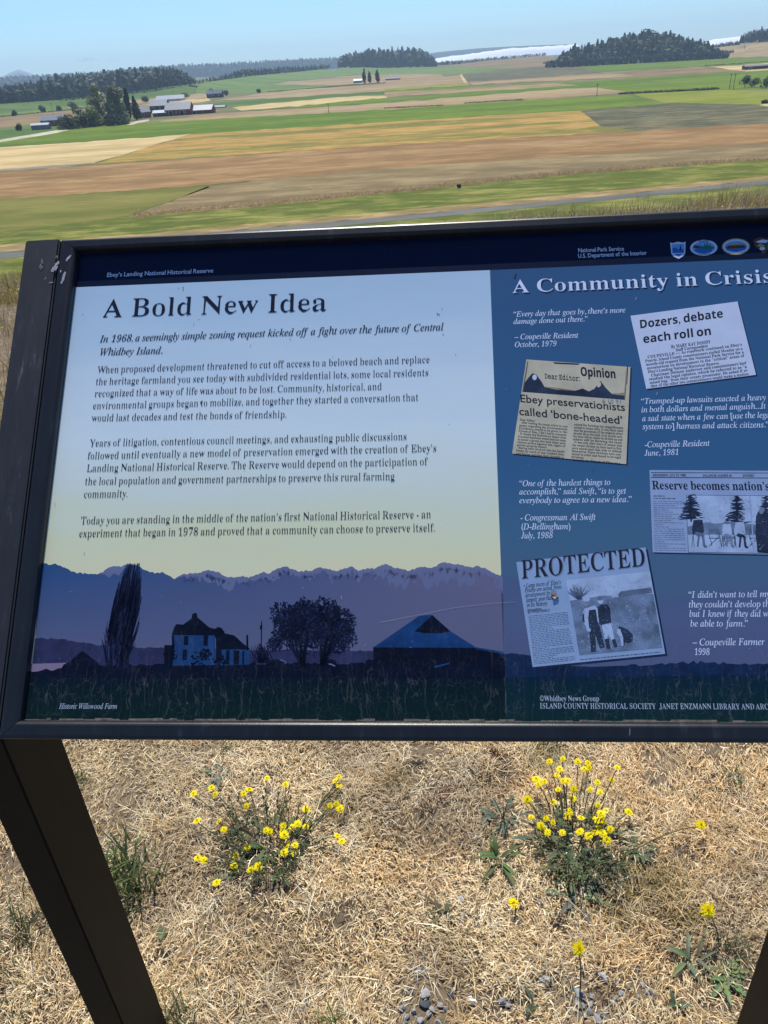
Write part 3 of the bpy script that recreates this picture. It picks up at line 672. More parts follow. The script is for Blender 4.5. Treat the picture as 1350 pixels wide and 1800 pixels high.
def wood_band(name, base_pts, top_pts, rows, step, label, depth=0.05, hmin=0.5, tint=(0.028, 0.042, 0.022), dist=None):
    """wood whose foot and crown line are measured; trees stand on the plain (or on a low rise) in several rows"""
    T = []; x0, x1 = base_pts[0][0], base_pts[-1][0]
    for r_ in range(rows):
        x = x0
        while x < x1:
            x += step * random.uniform(.5, 1.5)
            if x > x1: break
            yb = profile(base_pts, x); yt = profile(top_pts, x)
            g0 = at_ground(x, yb); D0 = math.hypot(g0.x, g0.y) if dist is None else (dist[0] + (dist[1] - dist[0]) * (x - x0) / (x1 - x0))
            D = D0 * (1 + depth * r_); k = D / F
            full = max(2.0, (yb - yt)) * k
            p = at_dist(x, yb, D0); p.z = max(p.z - .4, terr1(p.x, p.y)) if D0 < 3500 else p.z; zb = (p.z if dist is not None else g0.z) + full * 0.30 * r_ / max(1, rows - 1) * (1 if rows > 1 else 0)
            q = at_dist(x, yb, D)
            h = full * random.uniform(hmin, 0.95) * (1 if r_ == 0 else 0.72)
            T.append((q.x, q.y, zb - 1, h))
    return wood(name, T, label, tint)

hill_m = simple('hill_ground', (0.06, 0.07, 0.035), 0.95, 0.1, 0.3, 0.02)
# wooded hill at right
def wooded_hill(px0, px1, base_pts, top_pts, D, n, label, hl, tint=(0.026, 0.04, 0.02), th=(14, 24)):
    nu, nv = 60, 10; V = []; Hs = {}
    def surf(u, v):
        x = px0 + (px1 - px0) * u; yb = profile(base_pts, x); yt = profile(top_pts, x)
        b_ = at_dist(x, yb, D); b_.z = terr1(b_.x, b_.y); hgt = max(0.0, (yb - yt) * D / F - th[1] * 0.92)
        d = (Vector((b_.x, b_.y, 0))).normalized()
        p = Vector((b_.x, b_.y, 0)) + d * (v * 260)
        z = b_.z - 2 + hgt * math.sin(min(1, v * 1.3) * math.pi / 2) if v <= .77 else b_.z - 2 + hgt * math.cos((v - .77) / .23 * math.pi / 2)
        return p.x, p.y, z
    for j in range(nv + 1):
        for i in range(nu + 1): V.append(surf(i / nu, j / nv))
    ii = np.arange((nu + 1) * (nv + 1)).reshape(nv + 1, nu + 1)
    Qd = np.stack([ii[:-1, :-1], ii[:-1, 1:], ii[1:, 1:], ii[1:, :-1]], -1).reshape(-1, 4)
    o = np_quads('hill', np.array(V), Qd, hill_m); tag(o, hl, 'hill', kind='structure')
    T = []
    for _ in range(n):
        u_, v_ = random.random(), random.random() ** 1.3 * .85; p = surf(u_, v_)
        edge = min(1.0, 0.45 + 4 * min(u_, 1 - u_)); hh = random.uniform(*th) * edge * (0.6 if v_ < .04 else 1)
        T.append((*p, hh))
    wood('wood', T, label, tint)

berm([(1300, 76), (1420, 68)], (2000, 2000), FM['pink'], 'low rise under the wood at the right edge')
berm([(1255, 83), (1300, 78)], (2100, 2100), FM['pink'], 'low rise under the thin tree line at right')
berm([(594, 118), (680, 119), (768, 117)], (2300, 2300), FM['green2'], 'low rise under the middle wood')
berm([(768, 117), (860, 106), (960, 97)], (2500, 2500), FM['brown'], 'low rise in front of the fog bank')
berm([(-80, 188), (0, 182), (100, 175), (225, 163), (300, 151), (345, 146)], (1150, 1500), FM['dgreen'], 'low rise under the far left wood')
berm([(345, 146), (440, 133), (520, 126), (580, 120)], (1500, 2300), FM['green2'], 'low rise under the tree line right of the two white houses')
wooded_hill(960, 1282, [(960, 110), (1010, 109), (1100, 104), (1200, 97), (1282, 90)],
            [(960, 104), (975, 92), (990, 80), (1010, 77), (1060, 68), (1100, 59), (1130, 54), (1160, 55), (1200, 61), (1250, 68), (1282, 82)],
            1500, 620, 'dark conifer wood covering the low hill at right', 'low rise under the conifer wood at right')
wood_band('wood', [(955, 111), (1010, 110), (1100, 105), (1200, 98), (1290, 91)], [(955, 107), (1010, 101), (1100, 96), (1200, 90), (1290, 87)], 2, 1.6, 'low bushes along the foot of the wooded hill', tint=(0.045, 0.06, 0.03), dist=(1495, 1495))
wood_band('wood', [(1300, 76), (1420, 68)], [(1300, 62), (1320, 56), (1350, 52), (1420, 48)], 3, 3.0, 'small dark wood on the skyline at the right edge', dist=(2000, 2000))
wood_band('wood', [(1255, 83), (1300, 78)], [(1255, 77), (1300, 71)], 2, 2.2, 'thin line of trees between the wooded hill and the rightmost wood', dist=(2100, 2100))
wood_band('wood', [(594, 118), (680, 119), (768, 117)], [(594, 106), (606, 97), (640, 93), (690, 91), (735, 89), (755, 96), (768, 110)], 5, 2.2,
          'dark wood on the skyline near the centre', dist=(2300, 2300))
wood_band('wood', [(768, 117), (860, 106), (960, 97)], [(768, 110), (850, 101), (960, 92)], 2, 2.6, 'low tree line in front of the fog bank', dist=(2500, 2500), tint=(0.04, 0.05, 0.028))
wood_band('wood', [(-80, 188), (0, 182), (100, 175), (225, 163), (300, 151), (345, 146)], [(-80, 166), (0, 158), (75, 150), (115, 141), (200, 131), (300, 123), (325, 127), (345, 140)], 5, 2.4,
          'dark mixed wood across the far left behind the pastures', tint=(0.034, 0.048, 0.026), dist=(1150, 1500))
wood_band('wood', [(345, 146), (440, 133), (520, 126), (580, 120)], [(345, 141), (410, 127), (430, 121), (520, 116), (580, 113)], 2, 2.4,
          'low dark tree line right of the two white houses', dist=(1500, 2300), tint=(0.036, 0.05, 0.026))
wood_band('wood', [(100, 177), (230, 164), (330, 153), (365, 152)], [(100, 173), (230, 158), (330, 146), (365, 149)], 1, 3.0, 'pale bushes along the foot of the far left wood', dist=(1130, 1480), tint=(0.07, 0.085, 0.045))
# long far ridge with forest
wood_band('forest', [(-120, 166.5), (0, 159), (175, 148), (300, 140), (420, 132.5), (600, 121.5)], [(-120, 150), (0, 141), (60, 137), (120, 134), (180, 130), (245, 124), (300, 119), (400, 115), (480, 110), (600, 104)], 4, 1.5,
          'long forested ridge on the left skyline', depth=0.04, hmin=.8, tint=(0.04, 0.055, 0.035), dist=(4200, 5200))

def far_ridge(name, pts, yb, D, mat, label, cat, thick=600, kind='structure', rough=0.0, depthm=None):
    """a far mass with its own depth: front face, rounded top, back"""
    mb = MB(); n = len(pts); rows = []
    for (x, y) in pts:
        t_ = at_dist(x, y + random.uniform(-rough, rough), D); b_ = at_dist(x, yb if not callable(yb) else yb(x), D)
        d = Vector((t_.x, t_.y, 0)).normalized(); h = t_.z - b_.z
        rows.append([Vector((b_.x, b_.y, b_.z)) - d * thick * .3, Vector((t_.x, t_.y, b_.z + h * .75)) - d * thick * .12, t_, Vector((t_.x, t_.y, b_.z + h * .7)) + d * thick * .4, Vector((t_.x, t_.y, b_.z)) + d * thick])
    vs = [p for r_ in rows for p in r_]
    fs = [(i * 5 + k, (i + 1) * 5 + k, (i + 1) * 5 + k + 1, i * 5 + k + 1) for i in range(n - 1) for k in range(4)]
    mb.add(vs, fs); o = mb.build(name, mat, None, True); tag(o, label, cat, kind=kind)
    return o
M_FOG = simple('fog_white', (0.92, 0.92, 0.93), 1.0, 0.0, 0.02, 0.004)
M_MTN = simple('far_mountain', (0.30, 0.32, 0.36), 0.95, 0.0, 0.15, 0.002)
M_LAND = simple('far_land', (0.05, 0.075, 0.06), 0.95, 0.0, 0.2, 0.003)
fogp = []; x = 735
while x < 1020:
    fogp.append((x, np.interp(x, [735, 770, 800, 850, 900, 1020], [108, 102, 97.5, 91.5, 84.5, 78]) + random.uniform(-.7, .7))); x += 6
far_ridge('fog_bank', fogp, 112, 6300, M_FOG, 'bright white fog bank lying over the water near the centre skyline', 'fog', 500, 'stuff')
fogp = [(x_, np.interp(x_, [1230, 1260, 1310], [74, 68.5, 63]) + random.uniform(-.6, .6)) for x_ in range(1230, 1322, 6)]
far_ridge('fog_bank', fogp, 84, 6300, M_FOG, 'small white piece of fog right of the wooded hill', 'fog', 500, 'stuff')
far_ridge('hills', [(735, 101), (752, 94), (780, 90.5), (840, 85), (890, 82), (960, 79), (1000, 78)], 112, 7600, M_LAND, 'thin dark blue headland just above the fog bank', 'hills', 400)
far_ridge('mountain', [(-60, 150), (-30, 143), (0, 136), (14, 129), (26, 124), (33, 122), (42, 125), (52, 128), (66, 133), (85, 138), (110, 146)], 158, 8600, M_MTN, 'very faint pale mountain peak above the left skyline', 'mountain', 300)
wmat, wnt, wb = node_mat('sea_water', 0.15, 0.5); wb.inputs['Base Color'].default_value = (0.05, 0.10, 0.14, 1)
bump(wnt, wb, noise(wnt, 0.02, 3), 0.2, 1.0)
o = MB(); o.add([(-600, 5600, -6.9), (8900, 5600, -6.9), (8900, 8990, -6.9), (-900, 8990, -6.9)], [(0, 1, 2, 3)])
tag(o.build('water', wmat), 'strip of sea beyond the farm plain, mostly under fog', 'water', kind='structure')

# two small high clouds (outside the haze)
def cloud(px, py, wpx, hpx, label):
    D = 26000.0; k = D / F
    c = at_dist(px, py, D); d = Vector((c.x, c.y, 0)).normalized(); side = Vector((d.y, -d.x, 0))
    bm = bmesh.new()
    for i in range(7):
        t = i / 6 - .5
        r_ = bmesh.ops.create_icosphere(bm, subdivisions=2, radius=1.0)
        p = c + side * (t * wpx * k) + Vector((0, 0, random.uniform(-.2, .2) * hpx * k)); s_ = (1 - 1.5 * abs(t)) * random.uniform(.7, 1.1)
        M_ = Matrix.Translation(p) @ Matrix.Diagonal((wpx * k * .22, wpx * k * .22, hpx * k * .5 * s_, 1))
        bmesh.ops.transform(bm, matrix=M_, verts=r_['verts'])
    me = bpy.data.meshes.new('cloud'); bm.to_mesh(me); bm.free()
    m_, nt_, b_ = bpy.data.materials.new('cloud_vapour'), None, None
    m_.use_nodes = True; nt_ = m_.node_tree; nt_.nodes.clear()
    v = nt_.nodes.new('ShaderNodeVolumePrincipled'); v.inputs['Density'].default_value = 0.004; v.inputs['Color'].default_value = (1, 1, 1, 1)
    oo = nt_.nodes.new('ShaderNodeOutputMaterial'); nt_.links.new(v.outputs[0], oo.inputs['Volume'])
    me.materials.append(m_); ob = bpy.data.objects.new('cloud', me); COL.objects.link(ob)
    tag(ob, label, 'cloud', kind='stuff')
cloud(152, 105, 26, 5, 'larger wisp of white cloud above the left skyline')
cloud(198, 107, 14, 5, 'smaller wisp of white cloud above the left skyline')

# ------------------------------------------------------------------ haze over the plain
hz = MB(); hz.box(-9100, 9100, -9100, 9100, -26, 215)
hm = bpy.data.materials.new('haze_air'); hm.use_nodes = True; hn = hm.node_tree; hn.nodes.clear()
hv = hn.nodes.new('ShaderNodeVolumePrincipled'); hv.inputs['Density'].default_value = 0.00012
hv.inputs['Color'].default_value = (0.62, 0.84, 1.0, 1); hv.inputs['Anisotropy'].default_value = 0.2
ho = hn.nodes.new('ShaderNodeOutputMaterial'); hn.links.new(hv.outputs[0], ho.inputs['Volume'])
tag(hz.build('haze', hm), 'thin blue summer haze over the whole plain', 'haze', kind='stuff')

# ================================================================== THE SIGN
PSI, TILT = R(-5.0898), R(44.8674)
P0 = CAMP + Vector((-0.37431672, 1.04555723, -0.19175726))
su = Vector((math.cos(PSI), math.sin(PSI), 0)); sback = Vector((-math.sin(PSI), math.cos(PSI), 0))
sv = math.cos(TILT) * sback + math.sin(TILT) * Vector((0, 0, 1)); sn = su.cross(sv)
PANEL = Matrix.Translation(P0) @ Matrix((su, sv, sn)).transposed().to_4x4()     # local x right, y up the panel, z off its face
PW, PH = 0.892, 0.5855
SROOT = empty('interpretive_sign', Vector((P0.x, P0.y, 0)) + su * (PW / 2) - sback * 0.35, PSI)
tag(SROOT, 'dark framed slanted information sign about saving farmland, on two black metal posts', 'sign')
ROOT_INV = (Matrix.Translation(SROOT.location) @ Matrix.Rotation(PSI, 4, 'Z')).inverted()

def uv(px, py, lift=0.0):
    d = ray(px, py); t = ((P0 + sn * lift - CAMP).dot(sn)) / d.dot(sn); q = CAMP + d * t - P0
    return q.dot(su), q.dot(sv)

M_FRAME, nt, b = node_mat('charcoal_powder_coat', 0.42, 0.34)
g1 = noise(nt, 900, 2); g2 = noise(nt, 14, 5, (4, 1, 1)); g3 = noise(nt, 3, 4)
c = ramp(nt, g2, [(0.35, (0.013, 0.0145, 0.017)), (0.62, (0.018, 0.020, 0.023)), (0.78, (0.055, 0.06, 0.07))])
dust = ramp(nt, noise(nt, 420, 2, rough=0.8), [(0.70, (0, 0, 0)), (0.80, (1, 1, 1))])
c = mixc(nt, math_n(nt, 'MULTIPLY', dust, 0.12), c, (0.4, 0.38, 0.35))
nt.links.new(c, b.inputs['Base Color']); bump(nt, b, g1, 0.25, 0.0004)
nt.links.new(ramp(nt, g3, [(0.3, (0.27,) * 3), (0.7, (0.40,) * 3)]), b.inputs['Roughness'])
M_ARM, nt, b = node_mat('worn_charcoal_paint', 0.5, 0.4)
w1 = noise(nt, 30, 6, (5, 0.5, 1), 0.12, rough=0.7); w2 = noise(nt, 5, 4)
tc = nt.nodes.new('ShaderNodeTexCoord'); sx = nt.nodes.new('ShaderNodeSeparateXYZ'); nt.links.new(tc.outputs['Object'], sx.inputs[0])
c = ramp(nt, w1, [(0.40, (0.019, 0.020, 0.023)), (0.60, (0.032, 0.035, 0.04)), (0.72, (0.16, 0.17, 0.18))])
c = mixc(nt, ramp(nt, w2, [(0.40, (0, 0, 0)), (0.65, (1, 1, 1))]), (0.02, 0.021, 0.023), c)
nt.links.new(c, b.inputs['Base Color']); bump(nt, b, noise(nt, 800, 2), 0.25, 0.0004)
M_POST, nt, b = node_mat('bronze_black_paint', 0.6, 0.18)
c = ramp(nt, noise(nt, 10, 5, (3, 3, 0.6)), [(0.35, (0.007, 0.006, 0.005)), (0.7, (0.012, 0.0105, 0.008))])
dust = ramp(nt, noise(nt, 260, 2, rough=0.8), [(0.69, (0, 0, 0)), (0.76, (1, 1, 1))])
nt.links.new(mixc(nt, math_n(nt, 'MULTIPLY', dust, 0.25), c, (0.3, 0.25, 0.18)), b.inputs['Base Color']); bump(nt, b, noise(nt, 700, 2), 0.2, 0.0004)
M_BARE = simple('scraped_bare_metal', (0.34, 0.34, 0.35), 0.5, 0.5, 0.35, 250)
M_SEAL = simple('dirty_sealant', (0.20, 0.17, 0.14), 0.9, 0.2, 0.6, 120, (1, 1, 1))

PAN_EMPTY = None
def in_panel(o, parent):
    o.parent = parent
    return o

# the graphic panel (a solid board 12 mm thick) – its print follows as sub-parts
def print_mat(name, col=None, grad=None, rough=0.30, drips=0.42, noise_col=0.06, mott=None, spec=0.14):
    """printed surface: flat ink or printed picture, with dust, runs of dirt and scratches of its own"""
    m, nt, b = node_mat(name, rough, spec)
    tc = nt.nodes.new('ShaderNodeTexCoord'); sx = nt.nodes.new('ShaderNodeSeparateXYZ'); nt.links.new(tc.outputs['Object'], sx.inputs[0])
    if grad:      # printed photograph: colours down the sheet (stops in metres below the top edge)
        f = math_n(nt, 'MULTIPLY', sx.outputs[1], -1.0 / PH)
        if mott:
            wob = noise(nt, mott[0], 4, mott[1])
            f = math_n(nt, 'ADD', f, math_n(nt, 'MULTIPLY', math_n(nt, 'SUBTRACT', wob, 0.5), mott[2]))
        c = ramp(nt, f, [(p / PH, q) for p, q in grad])
    else:
        n0 = noise(nt, 40, 5)
        c = ramp(nt, n0, [(0.3, tuple(x * (1 - noise_col) for x in col)), (0.7, tuple(min(1, x * (1 + noise_col)) for x in col))])
    # weathering
    low = nt.nodes.new('ShaderNodeMapRange'); low.inputs[1].default_value = -0.43; low.inputs[2].default_value = -0.585
    nt.links.new(sx.outputs[1], low.inputs[0])
    wv = noise(nt, 34, 3)
    runs = nt.nodes.new('ShaderNodeTexNoise'); runs.inputs['Scale'].default_value = 1.0; runs.inputs['Detail'].default_value = 2.5; runs.inputs['Roughness'].default_value = 0.5
    cb = nt.nodes.new('ShaderNodeCombineXYZ')
    xw = math_n(nt, 'ADD', math_n(nt, 'MULTIPLY', sx.outputs[0], 95.0), math_n(nt, 'MULTIPLY', wv, 1.7))
    nt.links.new(xw, cb.inputs[0]); nt.links.new(math_n(nt, 'MULTIPLY', sx.outputs[1], 9.0), cb.inputs[1]); nt.links.new(cb.outputs[0], runs.inputs['Vector'])
    line = ramp(nt, runs.outputs['Fac'], [(0.502, (0, 0, 0)), (0.511, (1, 1, 1)), (0.523, (0, 0, 0))])
    crawl = nt.nodes.new('ShaderNodeTexVoronoi'); crawl.feature = 'DISTANCE_TO_EDGE'; crawl.inputs['Scale'].default_value = 150
    nt.links.new(tc.outputs['Object'], crawl.inputs['Vector'])
    cl = ramp(nt, crawl.outputs['Distance'], [(0.0, (1, 1, 1)), (0.06, (0, 0, 0))])
    pat = ramp(nt, noise(nt, 60, 3), [(0.45, (0, 0, 0)), (0.62, (1, 1, 1))])
    cl = math_n(nt, 'MULTIPLY', cl, pat)
    dirt = math_n(nt, 'ADD', math_n(nt, 'MULTIPLY', line, 0.17), math_n(nt, 'MULTIPLY', cl, 0.13))
    dirt = math_n(nt, 'MULTIPLY', dirt, math_n(nt, 'MULTIPLY', low.outputs[0], 1.6, True))
    specks = ramp(nt, noise(nt, 330, 1.5, rough=0.8), [(0.735, (0, 0, 0)), (0.77, (1, 1, 1))])
    film = math_n(nt, 'MULTIPLY', noise(nt, 7, 5, (1, 3, 1)), 0.006)
    dirt = math_n(nt, 'ADD', math_n(nt, 'ADD', math_n(nt, 'MULTIPLY', dirt, drips), math_n(nt, 'MULTIPLY', specks, 0.22)), film, True)
    c = mixc(nt, dirt, c, (0.42, 0.40, 0.37))
    nt.links.new(c, b.inputs['Base Color'])
    nt.links.new(math_n(nt, 'ADD', math_n(nt, 'MULTIPLY', dirt, 0.5), rough, True), b.inputs['Roughness'])
    return m

LIFT = 2.5e-5
class Print:
    """thin ink layers on the panel, measured on the photo and carried onto the panel's own plane"""
    def __init__(s): s.mb = MB(); s.mats = []; s.lev = 1
    def slot(s, m):
        if m not in s.mats: s.mats.append(m)
        return s.mats.index(m)
    def poly(s, pts, m, lev=None):
        z = LIFT * (lev if lev is not None else s.lev)
        P = [Vector((*uv(*p), z)) for p in pts]
        tri = tessellate_polygon([P])
        fs = []
        for t in tri:
            a, b_, c_ = (P[i] for i in t)
            if (b_ - a).cross(c_ - a).z < 0: t = (t[0], t[2], t[1])
            fs.append(tuple(t))
        s.mb.add(P, fs, s.slot(m))
    def polyuv(s, P2, m, lev):
        P = [Vector((x, y, LIFT * lev)) for x, y in P2]
        tri = tessellate_polygon([P]); fs = []
        for t in tri:
            a, b_, c_ = (P[i] for i in t)
            if (b_ - a).cross(c_ - a).z < 0: t = (t[0], t[2], t[1])
            fs.append(tuple(t))
        s.mb.add(P, fs, s.slot(m))
    def stroke(s, pts, w, m, lev, w2=None):
        """tapered line; widths in photo pixels"""
        for i in range(len(pts) - 1):
            (x0, y0), (x1, y1) = pts[i], pts[i + 1]; L = math.hypot(x1 - x0, y1 - y0) or 1
            t0 = i / (len(pts) - 1); t1 = (i + 1) / (len(pts) - 1); e = w if w2 is None else w2
            wa = (w + (e - w) * t0) / 2; wb_ = (w + (e - w) * t1) / 2
            nx_, ny_ = -(y1 - y0) / L, (x1 - x0) / L
            s.poly([(x0 - nx_ * wa, y0 - ny_ * wa), (x0 + nx_ * wa, y0 + ny_ * wa), (x1 + nx_ * wb_, y1 + ny_ * wb_), (x1 - nx_ * wb_, y1 - ny_ * wb_)], m, lev)
    def ell(s, cx, cy, rx, ry, m, lev, rot=0.0, n=28):
        s.poly([(cx + rx * math.cos(a) * math.cos(rot) - ry * math.sin(a) * math.sin(rot), cy + rx * math.cos(a) * math.sin(rot) + ry * math.sin(a) * math.cos(rot)) for a in (2 * math.pi * k / n for k in range(n))], m, lev)
    def text(s, body, p0, p1, em, m, lev, style='b', off=0.0, dx=0.0, dy=0.0, res=2, bold=1.0):
        a = uv(*p0); b_ = uv(*p1)
        V, Fc, wid = text_geo(body, style, off, res)
        s2 = (b_[0] - a[0]) / wid; sl = (b_[1] - a[1]) / wid
        P = [(a[0] + x * s2 + dx, a[1] + x * sl + y * em + dy, LIFT * lev) for x, y in V]
        s.mb.add(P, Fc, s.slot(m))
    def build(s, name, parent, label=None):
        o = s.mb.build(name, s.mats, parent)
        if label: o['label'] = label
        return o

def fancy(ch, style):
    o = ord(ch)
    if style == 'b':
        if 65 <= o <= 90: return chr(0x1D400 + o - 65)
        if 97 <= o <= 122: return chr(0x1D41A + o - 97)
        if 48 <= o <= 57: return chr(0x1D7CE + o - 48)
    if style == 'i':
        if ch == 'h': return '\u210e'
        if 65 <= o <= 90: return chr(0x1D434 + o - 65)
        if 97 <= o <= 122: return chr(0x1D44E + o - 97)
    if style == 'm':
        if 65 <= o <= 90: return chr(0x1D670 + o - 65)
        if 97 <= o <= 122: return chr(0x1D68A + o - 97)
        if 48 <= o <= 57: return chr(0x1D7F6 + o - 48)
    if style == 's':
        if 65 <= o <= 90: return chr(0x1D5D4 + o - 65)
        if 97 <= o <= 122: return chr(0x1D5EE + o - 97)
        if 48 <= o <= 57: return chr(0x1D7EC + o - 48)
    return ch
DG = bpy.context.evaluated_depsgraph_get()
def thin_stems(V, Fc, ratio, cap):
    """turns the heavy serif face into a book weight: stems are narrowed sideways, hairlines stay"""
    V = np.array(V); cnt = {}
    for f in Fc:
        for i in range(len(f)):
            e = (f[i], f[(i + 1) % len(f)]); k = (min(e), max(e)); cnt.setdefault(k, []).append((e, f))
    bd = [v[0] for v in cnt.values() if len(v) == 1]
    if not bd: return V.tolist()
    E_ = []
    for (a, b_), f in bd:
        d = V[b_] - V[a]; n = np.array([d[1], -d[0]]); c_ = V[list(f)].mean(0); L = np.hypot(*n)
        if L < 1e-9: continue
        if np.dot(c_ - V[a], n) > 0: n = -n
        E_.append((a, b_, n[0] / L, n[1] / L, L))
    if not E_: return V.tolist()
    S = np.array([(V[e[0]], V[e[1]]) for e in E_]); y0, y1 = S[:, 0, 1], S[:, 1, 1]; out = V.copy(); acc = {}
    for (a, b_, nx_, ny_, L) in E_:
        if abs(nx_) < .25: continue
        sg = -1 if nx_ > 0 else 1; ds = []
        for t_ in (.25, .5, .75):
            q = V[a] * (1 - t_) + V[b_] * t_; yy = q[1] + 1e-5; x_ = q[0] + sg * .003
            ok = (np.minimum(y0, y1) <= yy) & (np.maximum(y0, y1) > yy)
            if not ok.any(): continue
            t = (yy - y0[ok]) / (y1[ok] - y0[ok]); xi = S[ok, 0, 0] + t * (S[ok, 1, 0] - S[ok, 0, 0]); dist = (xi - x_) * sg; dist = dist[dist > 1e-3]
            if len(dist): ds.append(dist.min())
        if not ds: continue
        th = float(np.median(ds)); new = max(min(th, .055), th * ratio); mv = sg * min((th - new) / 2, cap); w = abs(nx_) * L
        for i in (a, b_):
            p = acc.setdefault(i, [0, 0]); p[0] += mv * w; p[1] += w
    for i, (m_, w) in acc.items():
        if w > 1e-9: out[i][0] += m_ / w
    return out.tolist()
def word_geo(word, style, off, res, shear=0.0):
    cu = bpy.data.curves.new('lettering', 'FONT'); cu.body = ''.join(fancy(ch, style) for ch in word)
    thin = style == 'b' and off < 0
    cu.size = 1.0; cu.offset = 0.0 if thin else off; cu.resolution_u = res; cu.shear = shear
    ob = bpy.data.objects.new('lettering', cu); COL.objects.link(ob)
    me = ob.to_mesh()
    V = [(v.co.x, v.co.y) for v in me.vertices]; Fc = [tuple(p.vertices) for p in me.polygons]
    ob.to_mesh_clear(); bpy.data.objects.remove(ob); bpy.data.curves.remove(cu)
    if thin and Fc: V = [tuple(p) for p in thin_stems(V, Fc, .60 if off < -.0105 else .72 if off < -.006 else .82, .042)]
    return V, Fc
def text_geo(body, style, off, res):
    V, Fc, x = [], [], 0.0
    for word in body.split(' '):
        st, o_, sh = style, off, 0.0
        if style == 'i' and any(ch.isdigit() for ch in word): st, o_, sh = 'b', -0.009, 0.22
        if not word: x += 0.3; continue
        v, f = word_geo(word, st, o_, res, sh)
        if not v: continue
        mx = max(p[0] for p in v); mn = min(0.0, min(p[0] for p in v)); b0 = len(V)
        V += [(p[0] - mn + x, p[1]) for p in v]
        for t in f:
            a, b_, c_ = v[t[0]], v[t[1]], v[t[2]]
            if (b_[0] - a[0]) * (c_[1] - a[1]) - (b_[1] - a[1]) * (c_[0] - a[0]) < 0: t = tuple(reversed(t))
            Fc.append(tuple(b0 + i for i in t))
        x += mx - mn + 0.27
    return V, Fc, x - 0.27

# ---- board
SKY_GRAD = [(p, (min(.95, r * 1.62), min(.95, g * 1.42), min(.95, q * 1.06))) for p, (r, g, q) in [(0.0, (0.23, 0.36, 0.62)), (0.10, (0.27, 0.41, 0.66)), (0.19, (0.36, 0.49, 0.72)), (0.26, (0.40, 0.53, 0.72)), (0.32, (0.40, 0.51, 0.60)), (0.375, (0.42, 0.50, 0.45)), (0.44, (0.45, 0.485, 0.40)), (0.5855, (0.45, 0.47, 0.38))]]
PM_SKY = print_mat('printed_sky', grad=SKY_GRAD, mott=(4.0, (1.2, 5, 1), 0.16))
PM_HEAD = print_mat('printed_navy_band', (0.004, 0.009, 0.030))
M_EDGE = simple('board_edge', (0.05, 0.05, 0.055), 0.6, 0.3, 0.2, 50)
bd = MB()
bd.box(-0.012, PW + 0.012, -PH - 0.012, 0.012, -0.012, 0.0)
panel = bd.build('panel', [M_EDGE], None)
panel.parent = SROOT; panel.matrix_local = ROOT_INV @ PANEL

def rect_uv(pr, x0, x1, y0, y1, m, lev): pr.polyuv([(x0, y0), (x1, y0), (x1, y1), (x0, y1)], m, lev)
VH = 0.0484; UB = 0.5283
pr = Print(); rect_uv(pr, 0.0, PW, -VH, 0.0, PM_HEAD, 1); pr.build('header_band', panel)

# ---- printed landscape picture (left part)
PM_SNOW = print_mat('printed_snow', grad=[(0.0, (0.20, 0.25, 0.38)), (0.385, (0.19, 0.235, 0.36)), (0.425, (0.14, 0.16, 0.28)), (0.5855, (0.12, 0.15, 0.26))], mott=(30, (1, 1, 1), 0.10))
PM_MTN, nt, b = node_mat('printed_mountains', 0.3, 0.14)
tc = nt.nodes.new('ShaderNodeTexCoord'); sx = nt.nodes.new('ShaderNodeSeparateXYZ'); nt.links.new(tc.outputs['Object'], sx.inputs[0])
hx = ramp(nt, sx.outputs[0], [(0.0, (0.014, 0.082, 0.23)), (0.25, (0.060, 0.098, 0.22)), (0.5, (0.155, 0.150, 0.245))])
lowm = nt.nodes.new('ShaderNodeMapRange'); lowm.inputs[1].default_value = -0.40; lowm.inputs[2].default_value = -0.53; nt.links.new(sx.outputs[1], lowm.inputs[0])
c = mixc(nt, lowm.outputs[0], hx, (0.13, 0.135, 0.22))
c = mixc(nt, math_n(nt, 'MULTIPLY', ramp(nt, noise(nt, 300, 2, rough=0.8), [(0.66, (0, 0, 0)), (0.76, (1, 1, 1))]), 0.13), c, (0.4, 0.42, 0.45))
c = mixc(nt, math_n(nt, 'MULTIPLY', noise(nt, 25, 5), 0.22), c, (0.05, 0.075, 0.16))
nt.links.new(c, b.inputs['Base Color'])
PM_FAR = print_mat('printed_far_hill', (0.028, 0.032, 0.085), noise_col=0.3)
PM_WATER = print_mat('printed_pink_water', (0.22, 0.17, 0.26))
PM_BLACK = print_mat('printed_silhouette', (0.003, 0.006, 0.018), noise_col=0.4, drips=0.35)
PM_FIELD = print_mat('printed_dark_field', grad=[(0.0, (0.003, 0.008, 0.02)), (0.535, (0.003, 0.007, 0.022)), (0.55, (0.002, 0.012, 0.017)), (0.5855, (0.004, 0.019, 0.017))], drips=0.6)
PM_HOUSE = print_mat('printed_house_wall', (0.012, 0.050, 0.15), noise_col=0.3)
PM_ROOF = print_mat('printed_barn_roof', (0.008, 0.045, 0.15), noise_col=0.35)
PM_TWIG = print_mat('printed_tree', (0.006, 0.010, 0.028), noise_col=0.4)
PM_TWIG2 = print_mat('printed_tree_edge', (0.028, 0.036, 0.095), noise_col=0.3)

